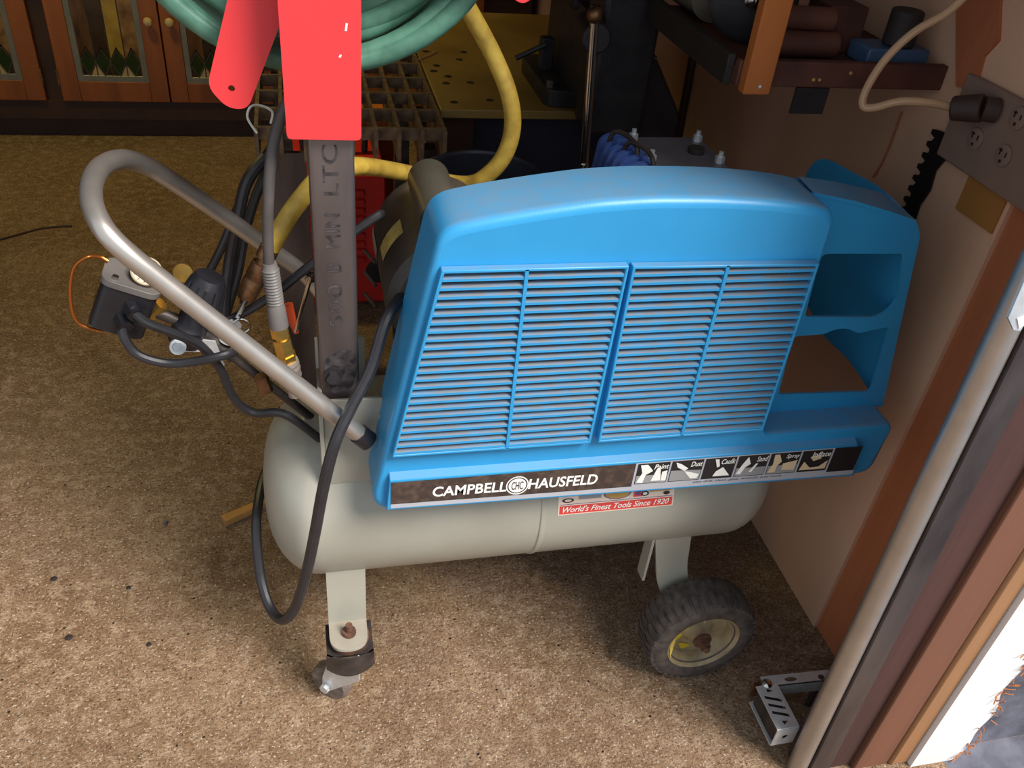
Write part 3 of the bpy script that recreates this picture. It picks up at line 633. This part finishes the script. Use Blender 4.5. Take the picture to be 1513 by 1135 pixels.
B().add([V((x, PYA - .0003, z)) for x, z in sm], [tuple(range(22))]).build('scorch_mark', 'ink', HH)
RYP = .958
fp = [PY(424, 206, RYP), PY(534, 208, RYP)]
zt = 1.33
pf = rounded([(fp[0].x, fp[0].z), (fp[1].x, fp[1].z), (fp[1].x + .004, zt), (fp[0].x, zt)], [.006, .006, 0, 0])
B().prism([(p.x, RYP, p.y) for p in pf], (0, .004, 0)).build('front_plate', 'red', HH, bevel=.001)
for (px, py, l) in ((511, 46, .008), (502, 85, .003)):
    p = PY(px, py, RYP - .0004); B().add([p + V((-.0012, 0, 0)), p + V((.0012, 0, 0)), p + V((.0022, 0, l)), p + V((0, 0, l))], [(0,1,2,3)]).build('paint_chip', 'lwhite', HH)
AY = 1.005
ap = [PY(350, -60, AY + .0), PY(306, 128, AY), PY(336, 160, AY), PY(366, 162, AY), PY(420, 20, AY), PY(470, -100, AY), PY(420, -220, AY)]
hole = PY(342, 131, AY)
apo = rounded([(p.x, p.z) for p in ap], [.02, .012, .02, .012, .01, .02, .02])
hl = [(hole.x + .0038*math.cos(k*math.pi/6), AY, hole.z + .0038*math.sin(k*math.pi/6)) for k in range(12)]
B().prism([(p.x, AY, p.y) for p in apo], (0, .004, 0), [hl]).build('arm', 'red', HH)
ap = [PY(560, -180, AY), PY(720, -35, AY), PY(773, 10, AY), PY(815, -30, AY), PY(690, -190, AY), PY(560, -260, AY)]
B().prism([(p.x, AY, p.y) for p in rounded([(p.x, p.z) for p in ap], [.01, .02, .012, .02, .02, .01])], (0, .004, 0)).build('arm', 'red', HH, bevel=.001)
B().box((-.05, 1.005, 1.36), (.11, 1.22, 1.366)).box((-.05, 1.22, 1.30), (.11, 1.226, 1.50)).box((PXA, 1.0, 1.29), (PXB, 1.02, 1.40)).build('saddle', 'red', HH)

# green hose coiled on the hanger
cz = PY(460, -205, 1.08); gp = []
loops_ = 7
for k in range(loops_*20 + 1):
    a = 2*math.pi*k/20; q = k/20; i = int(q) 
    rr = .202 - .013*((i*3) % 5)*.7 + .004*math.sin(a*2 + i); yy = 1.045 + .024*(q*1.0 % 5.2)*.9 + .004*math.sin(3*a + i)
    gp.append(V((cz.x + rr*math.sin(a), yy, cz.z + rr*.98*math.cos(a) - .004*(i % 3))))
o = B().tube(gp, .0118, 12, 3).build('garden_hose', 'green'); tag(o, 'coiled green rubber hose hanging behind the red hanger plates', 'hose')

# yellow air hose
YH = thing('air_hose', 'yellow rubber air hose looping behind the steel post', 'hose', PY(520, 245, 1.1))
yp = [(.30, 1.19, 1.33), PY(650, -60, 1.20), PY(690, 10, 1.20), PY(728, 80, 1.20), PY(752, 140, 1.19), PY(757, 190, 1.19), PY(742, 235, 1.19), PY(710, 266, 1.20), PY(680, 272, 1.22), PY(630, 262, 1.24), PY(570, 250, 1.20), PY(520, 246, 1.12), PY(475, 262, 1.08), PY(440, 300, 1.07), PY(415, 338, 1.06), PY(398, 370, 1.055)]
B().tube(yp, .0125, 14, 8).build('hose', 'yellow', YH)
q0, q1 = PY(398, 368, 1.055), PY(358, 450, 1.05); qd = (q1 - q0); ql = qd.length; qd.normalize()
B().lathe(q0 - qd*.002, qd, [(0, .013), (ql*.18, .013), (ql*.18, .009), (ql*.28, .009), (ql*.28, .0135), (ql*.50, .0145), (ql*.52, .0135), (ql*.56, .0135), (ql*.58, .0145), (ql*.80, .0135), (ql*.9, .012), (ql*.9, .006), (ql, .005)], 20).build('coupler', 'oldbrass', YH)

# grey whip hose with brass fittings
GH = thing('whip_hose', 'dark grey hose with ribbed sleeve and brass fittings on the tank', 'hose', PY(428, 560, .99))
hy = .985
B().tube([PY(445, 105, 1.03), PY(425, 150, 1.0), PY(408, 195, .995), PY(399, 250, .99), PY(396, 310, hy), PY(396, 360, hy), PY(398, 400, hy)], .0068, 12).build('hose', 'greyh', GH)
s0, s1 = PY(398, 388, hy), PY(412, 482, hy); sdv = s1 - s0; sl = sdv.length; sdv.normalize()
pr = [(0, .0085)]
for k in range(12): pr += [(sl*.08 + sl*.55*k/12, .0095), (sl*.08 + sl*.55*(k+.5)/12, .0112), (sl*.08 + sl*.55*(k+.6)/12, .0092)]
pr += [(sl*.68, .0115), (sl, .0128)]
B().lathe(s0, sdv, pr, 18).build('ribbed_sleeve', 'grey', GH, 60)
b0, b1 = PY(411, 481, hy), PY(424, 532, hy); bd = b1 - b0; bl = bd.length; bd.normalize()
B().lathe(b0, bd, [(0, .0125), (bl*.28, .0125)], 6).lathe(b0, bd, [(bl*.28, .0095), (bl*.36, .0095)], 16).lathe(b0, bd, [(bl*.36, .0125), (bl*.82, .0125)], 6).lathe(b0, bd, [(bl*.82, .0145), (bl, .0135)], 6).build('brass_fitting', 'brass', GH)
B().lathe(b1, bd, [(0, .0145), (.006, .0155), (.008, .0145), (.014, .0155), (.016, .0145), (.026, .015), (.03, .010), (.06, .010)], 20).build('coupler', 'steelc', GH)

# small chrome lever behind the post
LV = thing('quick_lever', 'small chrome lever with a red grip behind the steel post', 'lever', PY(440, 490, 1.10))
e0, e1 = PY(458, 412, 1.08), PY(437, 490, 1.10)
B().cyl(e0, e1, .0035, .0025, 10).build('rod', 'chrome', LV)
ed_ = (e0 - e1).normalized(); B().lathe(e0 - ed_*.004, ed_, [(0, .005), (.002, .0068), (.012, .0068), (.012, .0042), (.004, .004)], 14).build('socket', 'chrome', LV)
B().cyl(PY(424, 450, 1.12), PY(438, 492, 1.11), .009, .004, 12).build('grip', 'orange', LV)

# ------------------------------------------------------------------ garage door track and sensor
TK = thing('door_track', 'silver garage door track of round steel with a grey angle beside the jamb', 'door track', (.79, .67, 0))
t0 = PZ(1176, 1135, 0); t1 = PY(1491, 470, t0.y); td = (t1 - t0).normalized(); t2 = t0 + td * (1.96 / td.z)
B().cyl(t0, t2, .0165, n=28).build('tube', 'alu', TK)
B().prism([t0 + V(q) for q in ((.013, -.018, 0), (.046, -.022, 0), (.046, -.018, 0), (.017, -.014, 0))], t2 - t0).prism([t0 + V(q) for q in ((.013, -.018, 0), (.017, -.018, 0), (.017, -.005, 0), (.013, -.005, 0))], t2 - t0).build('angle', 'post', TK)
B().prism([PY(1490, 470, .62), PY(1498, 488, .62), PY(1508, 489, .62), PY(1540, 440, .62), PY(1520, 400, .62)], (0, .004, 0)).build('bracket', 'galv', TK)
B().add([PY(1503, 470, .619), PY(1514, 466, .619), PY(1514, 480, .619), PY(1506, 486, .619)], [(0,1,2,3)]).build('bracket_tag', 'lwhite', TK)
SN = thing('sensor_bracket', 'galvanised door sensor guard with slots beside the track foot', 'bracket', PZ(1150, 1070, 0))
zt_ = .085
A_, B__, C_, D_ = PZ(1116, 1014, zt_), PZ(1150, 1012, zt_), PZ(1181, 1071, zt_), PZ(1146, 1082, zt_)
ctr = (A_ + B__ + C_ + D_) / 4; ux = (C_ - B__).normalized(); 
ux = V((ux.x, ux.y, 0)).normalized(); uy = V((-ux.y, ux.x, 0)); Lh = ((C_ - B__).length + (D_ - A_).length) / 4; Wh = .021
def sn(a, b_, z): return ctr + ux*a + uy*b_ + V((0, 0, z - ctr.z))
slots = []
for a in (-.35, 0, .35):
    slots.append([sn(a*Lh + da, db, zt_) for da, db in ((-.0085, -.014), (-.002, -.0155), (.009, .013), (.0025, .0145))])
B().prism([sn(-Lh, -Wh, zt_), sn(Lh, -Wh, zt_), sn(Lh, Wh, zt_), sn(-Lh, Wh, zt_)], (0, 0, .002), slots).build('slotted_plate', 'galv', SN)
for a, s_ in ((-.74, 1), (.76, -1)):
    B().add([sn(a*Lh - .004*s_, -.004, zt_ + .0023), sn(a*Lh + .004*s_, -.006, zt_ + .0023), sn(a*Lh + .002*s_, .005, zt_ + .0023)], [(0,1,2)]).build('arrow_mark', 'lblack', SN)
B().prism([sn(Lh, -Wh, .040), sn(Lh, Wh, .040), sn(Lh, Wh, zt_), sn(Lh, -Wh, zt_)], ux*.002, [[sn(Lh, .006*math.cos(t), .062 + .006*math.sin(t)) for t in [k*math.pi/5 for k in range(10)]]]).build('end_plate', 'galv', SN)
B().prism([sn(-Lh, -Wh, .037), sn(Lh, -Wh, .037), sn(Lh, Wh, .037), sn(-Lh, Wh, .037)], (0, 0, .003)).build('bottom_plate', 'galv', SN)
B().prism([sn(-Lh*.9, -Wh*.8, .041), sn(Lh*.85, -Wh*.8, .041), sn(Lh*.85, Wh*.7, .041), sn(-Lh*.9, Wh*.7, .041)], (0, 0, .038)).build('sensor', 'dsteel', SN, bevel=.002)
rv = sn(-Lh*1.05, Wh*.1, zt_ + .003); B().lathe(rv - V((0, 0, .004)), (0, 0, 1), [(0, .010), (.003, .010), (.006, .008), (.008, .004), (.0085, .001)], 18).build('rivet', 'chrome', SN)
B().prism([sn(-Lh*1.25, -Wh*.9, .045), sn(-Lh*1.25, -Wh*.3, .045), sn(-Lh*1.25, -Wh*.3, .083), sn(-Lh*1.25, -Wh*.9, .083)], ux*.004).build('tab', 'oldbrass', SN)
h0, h1 = PZ(1128, 1010, zt_), PZ(1216, 996, zt_ + .01); hd = V((h1.x-h0.x, h1.y-h0.y, 0)).normalized(); hn = V((-hd.y, hd.x, 0))
hl_ = (h1 - h0).length + .02
B().prism([h0 + hd*a + hn*b_ for a, b_ in ((0, -.008), (hl_, -.008), (hl_, .014), (0, .014))], (0, 0, -.002), [[h0 + hd*(.055 + .013*math.cos(t)) + hn*(.003 + .005*math.sin(t)) for t in [k*math.pi/5 for k in range(10)]]]).prism([h0 + hd*a - hn*.008 + V((0, 0, b_)) for a, b_ in ((.015, 0), (hl_, 0), (hl_, -.03), (.035, -.028))], hn*.002).build('arm', 'galv', SN)
B().cyl((h1.x + .0, h1.y, 0), (h1.x, h1.y, zt_), .006, n=10).build('stand', 'dsteel', SN)

# ------------------------------------------------------------------ right wall fittings
OP = thing('outlet_panel', 'taupe metal plate with round power sockets on the tan wall', 'power outlet', (WX, 1.05, .98))
oz = [PX(1404, 262, WX), PX(1390, 150, WX), PX(1560, 120, WX), PX(1600, 240, WX), PX(1478, 318, WX)]
ya, yb, za, zb = .90, 1.115, .945, 1.07
B().box((WX - .012, ya, za), (WX - .0005, yb, zb)).build('plate', 'outlet', OP, bevel=.003)
def socket(py_, pz_):
    x = WX - .012
    s_ = B().lathe((x, py_, pz_), (-1, 0, 0), [(0, .0155), (.003, .0155), (.0035, .0145)], 28).build('socket', 'outlet', OP)
    xx = x - .0038
    for dy, dz, hy_, hz in ((.006, .004, .0012, .0045), (-.006, .003, .0012, .0035), (.006, .006, .0035, .001)):
        B().box((xx - .0004, py_ + dy - hy_, pz_ + dz - hz), (xx + .0002, py_ + dy + hy_, pz_ + dz + hz)).build('slot', 'slot', s_)
    B().cyl((xx - .0004, py_, pz_ - .008), (xx + .0002, py_, pz_ - .008), .0025, n=10).build('slot', 'slot', s_)
for px, py in ((1441, 205), (1482, 230), (1504, 175)):
    p = PX(px, py, WX - .014); socket(p.y, p.z)
AD = thing('power_plug', 'dark round plug pushed into the wall outlet panel', 'plug', PX(1440, 158, WX - .05))
a_, b_ = PX(1452, 160, WX - .030), PX(1406, 160, WX - .055)
B().cyl(a_, b_, .020, .017, 20).build('body', 'plug', AD, bevel=.003)
B().cyl(a_, (WX - .013, a_.y - .01, a_.z), .017, n=16).build('base', 'plug', AD)
o = B().tube([b_ + V((.004, 0, 0)), PY(1375, 152, 1.075), PY(1330, 150, 1.09), PY(1292, 159, 1.11), PY(1275, 156, 1.12), PY(1280, 132, 1.125), PY(1308, 88, 1.12), PY(1350, 48, 1.11), PY(1400, 18, 1.10), PY(1440, -20, 1.09)], .0058, 10).build('power_cable', 'cream')
tag(o, 'cream power cable bending sharply on its way to the plug', 'cable')
# notched dark blade hanging on the wall
bl = []
for k in range(9):
    z = .985 - k*.019
    bl += [(1.140 + .004*(k % 2), z), (1.152, z - .003), (1.152, z - .010), (1.140, z - .0125)]
ot = [(1.118, .815), (1.108, .84), (1.112, .87), (1.104, .90), (1.110, .93), (1.098, .96), (1.100, .99)]
dz = -.01
o = B().prism([(WX - .006, y + .035*(z - .9)*-1, z + dz) for y, z in bl + ot], (.003, 0, 0)).build('notched_blade', 'saw'); tag(o, 'dark notched saw blade hanging on the wall below the shelf', 'saw blade')
o = B().tube([PX(1332, 165, WX - .004), PX(1318, 205, WX - .004), PX(1303, 240, WX - .004), PX(1290, 262, WX - .004)], .0016, 6).build('thin_wire', 'stud'); tag(o, 'thin brown wire hanging on the tan wall', 'wire')
B().box((WX - .004, .955, .89), (WX - .0005, 1.04, .945)).build('tape_strip', 'tape', kind='structure')
bpy.data.objects['tape_strip'].name = 'trim_5'
o = B().tube([(WX - .008, 2.05, .2), (WX - .008, 2.06, .8), (WX - .01, 2.12, 1.3)], .011, 10).build('conduit', 'cabd'); tag(o, 'dark conduit pipe running up the tan wall behind the vise', 'pipe')

pw = [PX(px, py, WX - .006) for px, py in ((1412, -30), (1478, -30), (1474, 60), (1452, 84), (1440, 128), (1412, 128))]
B().prism(pw, (.0055, 0, 0)).build('trim_7', 'stud', **S)
# shelf along the wall
SH = thing('wall_shelf', 'dark wooden shelf with orange upright fixed to the tan wall', 'shelf', (.79, 1.6, 1.03))
SX = .618
B().box((SX, 1.185, 1.035), (WX - .001, 1.53, 1.05)).build('board', 'shelf', SH)
B().box((SX, 1.17, 1.025), (WX - .001, 1.185, 1.062)).build('front_rail', 'shelf', SH, bevel=.002)
B().box((SX - .012, 1.186, 1.022), (SX, 1.53, 1.066)).build('side_rail', 'shelfd', SH, bevel=.002)
B().box((SX + .004, 1.148, 1.020), (SX + .046, 1.169, 1.42)).build('upright', 'brace', SH, bevel=.002)
B().sph((SX + .028, 1.148, 1.032), .003).build('screw', 'galv', SH)
B().box((.72, 1.172, .985), (.775, 1.176, 1.024)).build('hanging_tag', 'iron', SH)
for k, (x, z) in enumerate(((.66, 1.034), (.742, 1.037), (.752, 1.037), (.80, 1.048))):
    B().sph((x, 1.170, z), .0028, 8).build('nail_head', 'pine', SH)
o = B().cyl((.675, 1.41, 1.0965), (.672, 1.525, 1.0965), .045, n=24).build('metal_can', 'greyc'); tag(o, 'grey metal cylinder lying on the wall shelf', 'can')
WH = thing('grinder_wheel', 'black grinder disc with a chrome nut on the wall shelf', 'grinder', (.655, 1.32, 1.051))
B().lathe((.690, 1.32, 1.1195), (-.4, -1, 0), [(0, .06), (.004, .068), (.025, .068), (.03, .06)], 32).build('disc', 'iron', WH)
q = V((-.4, -1, 0)).normalized(); B().lathe(V((.690, 1.32, 1.1195)) + q*.03, q, [(0, .016), (.012, .014), (.016, .006)], 16).build('nut', 'chrome', WH)
o = B().cyl((.680, 1.235, 1.070), (.80, 1.235, 1.070), .019, n=18).build('cloth_roll', 'shelf'); tag(o, 'lower brown roll on the shelf beside the orange upright', 'roll', None)
o = B().cyl((.675, 1.25, 1.106), (.79, 1.245, 1.104), .017, n=18).build('cloth_roll', 'shelf'); tag(o, 'upper brown roll lying on another roll beside the orange upright', 'roll', None)
o = B().box((.795, 1.26, 1.051), (.86, 1.33, 1.12)).build('small_carton', 'shelf', bevel=.002); tag(o, 'small brown carton at the middle of the wall shelf', 'carton')
o = B().box((.835, 1.192, 1.051), (.94, 1.25, 1.078)).build('blue_tin', 'steelblue', bevel=.003); tag(o, 'flat blue grey tin at the wall end of the shelf', 'tin')
o = B().cyl((.895, 1.215, 1.079), (.895, 1.215, 1.13), .024, n=20).build('small_jar', 'shelfd', bevel=.003); tag(o, 'small dark jar standing on the blue tin', 'jar')

# ------------------------------------------------------------------ things at the back: grating, bench, vise, welder
GT = thing('grating_stand', 'rusty steel bar grating on a flat steel leg behind the post', 'grating', (.08, 1.8, 0))
GX0, GX1, GY0, GY1, GZ = -.082, .262, 1.575, 2.10, .80
nb = 9
for k in range(nb):
    x = GX0 + (GX1 - GX0) * k / (nb - 1)
    B().box((x - .0035, GY0 - .006, GZ - .058), (x + .0035, GY1, GZ)).build('bearing_bar', 'grate', GT)
for k in range(6):
    y = GY0 + .012 + k * .098
    B().box((GX0 - .004, y - .004, GZ - .022), (GX1 + .004, y + .004, GZ + .001)).build('cross_bar', 'grate', GT)
B().box((-.064, 1.60, 0), (.004, 1.612, GZ - .055)).build('leg', 'post', GT)
for x, y in ((.22, 1.62), (.22, 2.06), (-.06, 2.06)): B().box((x, y, 0), (x + .035, y + .035, GZ - .055)).build('leg', 'dsteel', GT)
zt2 = PZ(395, 160, GZ)
o = B().tube([PZ(380, 197, GZ + .01), PZ(366, 175, GZ + .03), PZ(370, 158, GZ + .05), PZ(385, 156, GZ + .045), PZ(402, 165, GZ + .03), PZ(400, 182, GZ + .005)], .0022, 6).build('zip_tie', 'lwhite'); tag(o, 'white zip tie looped through the corner of the grating', 'zip tie')

WB = thing('work_bench', 'yellowed steel bench top with drilled holes and dark cabinet below', 'bench', (.5, 2.0, 0))
BZ = .80
B().box((.27, 1.690, BZ - .018), (.69, 2.45, BZ)).build('bench_top', 'ytable', WB, bevel=.002)
B().box((.282, 1.72, 0), (.345, 1.78, BZ - .018)).build('leg', 'cabd', WB)
B().box((.345, 1.735, 0), (.68, 2.4, BZ - .02)).build('cabinet', 'navy', WB)
for px, py in ((629, 76), (685, 77), (679, 88), (645, 97), (641, 105), (659, 123), (695, 122), (671, 151), (724, 148), (662, 113)):
    p = PZ(px, py, BZ); B().cyl((p.x, p.y, BZ - .001), (p.x, p.y, BZ + .0004), .0085, n=12).build('drilled_hole', 'iron', WB)
VI = thing('bench_vise', 'large black bench vise with a hanging chrome handle bar', 'vise', (.60, 1.75, BZ))
vb = B(); vb.prism([(x, y, BZ) for x, y in [(p.x, p.y) for p in rounded([(.49, 1.71), (.68, 1.71), (.68, 1.96), (.49, 1.96)], .03)]], (0, 0, .035))
vb.box((.545, 1.66, BZ + .03), (.635, 1.95, BZ + .20))
vb.build('base', 'iron', VI, bevel=.006)
B().box((.535, 1.555, .80), (.648, 1.655, 1.16)).build('front_jaw', 'iron', VI, bevel=.01)
B().box((.535, 1.75, .98), (.648, 1.88, 1.16)).build('rear_jaw', 'iron', VI, bevel=.01)
B().prism([(.655, 1.6, .62), (.655, 1.6, .96), (.74, 1.6, .83), (.735, 1.6, .66)], (0, .10, 0)).build('bracket', 'iron', VI, bevel=.006)
sc = PY(876, 52, 1.50); B().cyl((sc.x, 1.475, sc.z), (sc.x + .01, 1.57, sc.z), .026, n=24).build('screw_head', 'iron', VI, bevel=.004)
t0, t1 = PY(880, 8, 1.48), PY(863, 243, 1.48)
B().tube([t0, t1], .0085, 14).build('handle_bar', 'chrome', VI)
B().sph(PY(879, 22, 1.475), .0145).build('handle_ball', 'oldbrass', VI); B().sph(t1, .010).build('handle_ball', 'chrome', VI)
B().tube([PY(918, 70, 1.62), PY(940, 78, 1.6), PY(970, 87, 1.58)], .005, 8).build('lever', 'dsteel', VI)
for px, py in ((766, 104),):
    p = PZ(px, py, BZ + .035); B().cyl((.505, 1.735, BZ + .035), (.505, 1.735, BZ + .05), .012, n=6).build('bolt', 'dsteel', VI)
B().tube([PZ(762, 86, .86), PZ(806, 66, .89)], .006, 8).build('lock_lever', 'iron', VI); pq = PZ(808, 66, .885); B().box(pq - V((.014, .014, .05)), pq + V((.014, .014, .016))).build('lock_nut', 'iron', VI, bevel=.003)
o = B().tube([PZ(618, 88, BZ + .003), PZ(646, 76, BZ + .003)], .0016, 5).build('wood_splinter', 'cream'); tag(o, 'pale wood splinter lying on the bench top', 'splinter')

WE = thing('welder', 'red louvred welding machine on the floor below the grating', 'welder', (.1, 2.35, 0))
wl = PY(570, 420, 2.25); 
B().box((-.06, 2.25, .012), (wl.x, 2.62, .415)).build('case', 'redm', WE, bevel=.006)
for k in range(9):
    z = .155 + k*.026; B().prism([(x, 2.25, z + dz_) for x, dz_ in ((.0, 0), (wl.x - .06, 0), (wl.x - .06, .014), (.0, .014))], (0, -.009, -.004)).build('louvre', 'redm', WE, bevel=.002)
B().cyl((wl.x - .02, 2.249, .12), (wl.x - .02, 2.244, .12), .038, n=24).build('wheel_disc', 'iron', WE)
for x in (-.03, wl.x - .03): B().box((x - .015, 2.28, 0), (x + .015, 2.6, .012)).build('foot', 'iron', WE)
B().tube([(.0, 2.42, .41), (.0, 2.42, .47), (.03, 2.42, .49), (.14, 2.42, .49), (.17, 2.42, .47), (.17, 2.42, .41)], .009, 8).build('handle', 'iron', WE)
o = B().box((.08, 2.66, .0), (.30, 2.86, .42)).build('brown_carton', 'brace', bevel=.004); tag(o, 'orange brown carton on the floor behind the red welder', 'carton')
# welding cables over the near end
for k, (pts, r, lb) in enumerate((([PY(392, 232, 1.55), PY(365, 268, 1.52), PY(352, 320, 1.5), PY(340, 380, 1.5), PY(332, 455, 1.48), PY(338, 520, 1.46)], .011, 'thick black welding cable hanging left of the grating leg'),
      ([PY(400, 240, 1.56), PY(378, 290, 1.55), PY(362, 345, 1.54), PY(352, 400, 1.52), PY(338, 450, 1.5), PY(322, 500, 1.48)], .009, 'inner black welding cable hanging beside the grating leg'),
      ([PY(310, 400, 1.5), PY(330, 360, 1.5), PY(350, 310, 1.51), PY(372, 262, 1.53), PY(398, 222, 1.56)], .008, 'slanting black welding cable crossing the others by the grating leg'))):
    o = B().tube(pts, r, 10).build('welding_cable', 'cable'); tag(o, lb, 'cable', 'welding cables hanging from the grating')
o = B().box(PY(382, 250, 1.6), PY(392, 243, 1.57)).build('cable_clip', 'orange', bevel=.002); tag(o, 'small orange clip on the welding cables', 'clip')
BK = thing('dark_bin', 'dark plastic bin with a thick rim behind the yellow hose', 'bin', (.40, 1.52, 0))
bc = PY(715, 262, 1.46)
B().lathe((bc.x, 1.46, 0), (0, 0, 1), [(0, .001), (0, .085), (bc.z, .108), (bc.z + .004, .102), (.02, .08), (.02, .001)], 36, False).build('body', 'bucket', BK, 50)
B().lathe((bc.x, 1.46, bc.z - .01), (0, 0, 1), [(0, .107), (0, .114), (.016, .115), (.018, .106), (.012, .103)], 36, False).build('rim', 'bucket', BK)

# ------------------------------------------------------------------ glazed cabinet along the back
CB = thing('glazed_cabinet', 'long orange wood cabinet with leaded glass doors at the back', 'cabinet', (-.3, 3.75, 0))
CYF = 3.55
B().box((-2.1, CYF + .05, 0), (1.0 - .04, 4.0, .078)).build('plinth', 'cabd', CB)
B().box((-2.1, CYF + .012, .078), (.925, 4.0, .15)).box((-2.1, CYF + .03, .15), (.925, 4.0, 1.9)).build('carcass', 'cabd', CB)
xd = [PY(94, 150, CYF).x, PY(252, 152, CYF).x]; DW = xd[1] - xd[0]
GAPW = PY(94, 150, CYF).x - PY(70, 150, CYF).x
DH = 1.25; z0 = .152
def door(x0, x1, knob_side):
    d = B(); st = .066; y = CYF
    rl = .075
    d.box((x0, y, z0), (x0 + st, y + .022, z0 + DH)).box((x1 - st, y, z0), (x1, y + .022, z0 + DH)).box((x0 + st, y, z0), (x1 - st, y + .022, z0 + rl)).box((x0 + st, y, z0 + DH - rl), (x1 - st, y + .022, z0 + DH))
    D = d.build('door', 'cab', CB, bevel=.002)
    gx0, gx1, gz0, gz1 = x0 + st, x1 - st, z0 + rl, z0 + DH - rl
    b_ = .020
    fr = B(); fr.box((gx0, y + .004, gz0), (gx0 + b_, y + .014, gz1)).box((gx1 - b_, y + .004, gz0), (gx1, y + .014, gz1)).box((gx0 + b_, y + .004, gz0), (gx1 - b_, y + .014, gz0 + b_)).box((gx0 + b_, y + .004, gz1 - b_), (gx1 - b_, y + .014, gz1))
    fr.build('glass_border', 'came', D)
    gx0 += b_; gx1 -= b_; gz0 += b_; gz1 -= b_; W = gx1 - gx0; n = 4; dw = W / n; dh = .098
    lead = B()
    def pane(pp, mat):
        c = sum((V(p) for p in pp), V((0, 0))) / len(pp); q = [c + (V(p) - c) * .97 for p in pp]
        B().prism([(p.x, y + .009, p.y) for p in q], (0, .003, 0)).build('pane', mat, D)
        for i in range(len(pp)):
            a, e = V(pp[i-1]), V(pp[i]); lead.tube([(a.x, y + .0085, a.y), (e.x, y + .0085, e.y)], .0022, 4, smooth=False)
    for k in range(n):
        xa = gx0 + k*dw; xm = xa + dw/2; xb = xa + dw
        pane([(xm, gz0), (xb, gz0 + dh/2), (xm, gz0 + dh), (xa, gz0 + dh/2)], 'ggreen')
        pane([(xa, gz0), (xm, gz0), (xa, gz0 + dh/2)], 'gpale' if k % 2 else 'gdark'); pane([(xm, gz0), (xb, gz0), (xb, gz0 + dh/2)], 'gdark' if k % 2 else 'gpale')
        mt_ = ('gbrown', 'gdark', 'gyel', 'gtan')[k]
        pane([(xa, gz0 + dh/2), (xm, gz0 + dh), (xb, gz0 + dh/2), (xb, gz1), (xa, gz1)], mt_)
    lead.build('lead_line', 'came', D)
    kx = x1 - .035 if knob_side > 0 else x0 + .035
    kz = PY(218, 30, CYF).z
    B().lathe((kx, y, kz), (0, -1, 0), [(0, .006), (.012, .006), (.014, .013), (.022, .0165), (.03, .013), (.033, .004)], 16).build('knob', 'knob', D)
    hx = x0 - .004 if knob_side > 0 else x1 - .004
    for hz in (z0 + .06, z0 + DH - .12): B().box((hx, y - .004, hz), (hx + .008, y + .004, hz + .06)).build('hinge', 'oldbrass', D)
x = xd[0]
pair = 2*DW + .006 + GAPW
for k in (-2, -1, 0, 1):
    xa = x + k * pair
    if xa + DW -DW > -2.1 and xa + DW < .93: door(xa, xa + DW, 1)
    if xa + DW > -2.1 and xa + 2*DW < .93: door(xa + DW + .005, xa + 2*DW + .005, -1)

# ------------------------------------------------------------------ bits on the floor
s0, s1 = PZ(330, 770, .008), PZ(420, 730, .008)
sd_ = (s1 - s0).normalized(); sn_ = V((-sd_.y, sd_.x, 0)) * .011
o = B().prism([s0 - sn_ - V((0,0,.008)), s1 - sn_*.6 - V((0,0,.008)), s1 + sn_*.6 - V((0,0,.008)), s0 + sn_ - V((0,0,.008))], (0, 0, .016)).build('wood_stick', 'pine', bevel=.001); tag(o, 'short pine stick on the floor at the end of the tank', 'stick')
o = B().tube([PZ(-10, 357, .003), PZ(30, 346, .003), PZ(65, 337, .003), PZ(106, 334, .003)], .003, 6).build('dark_twig', 'cabd'); tag(o, 'thin dark twig lying on the concrete floor', 'twig')
o = B().cyl(PZ(243, 772, .004), PZ(247, 773, .004), .006, n=6).build('loose_nut', 'greyh'); tag(o, 'small grey nut lying on the floor', 'nut')
for px, py, r, lb in ((80, 856, .0065, 'black crumb on the floor farthest left'), (102, 943, .007, 'dark round crumb on the floor at lower left'), (220, 953, .005, 'brown seed on the floor below the stick'), (190, 869, .005, 'dark sliver on the floor left of the hanging cord')):
    p = PZ(px, py, 0); o = B().lathe(p, (0, 0, 1), [(0, r*.8), (r*.3, r), (r*.55, r*.6), (r*.6, .0004)], 9).build('floor_crumb', 'dirt'); tag(o, lb, 'crumb')
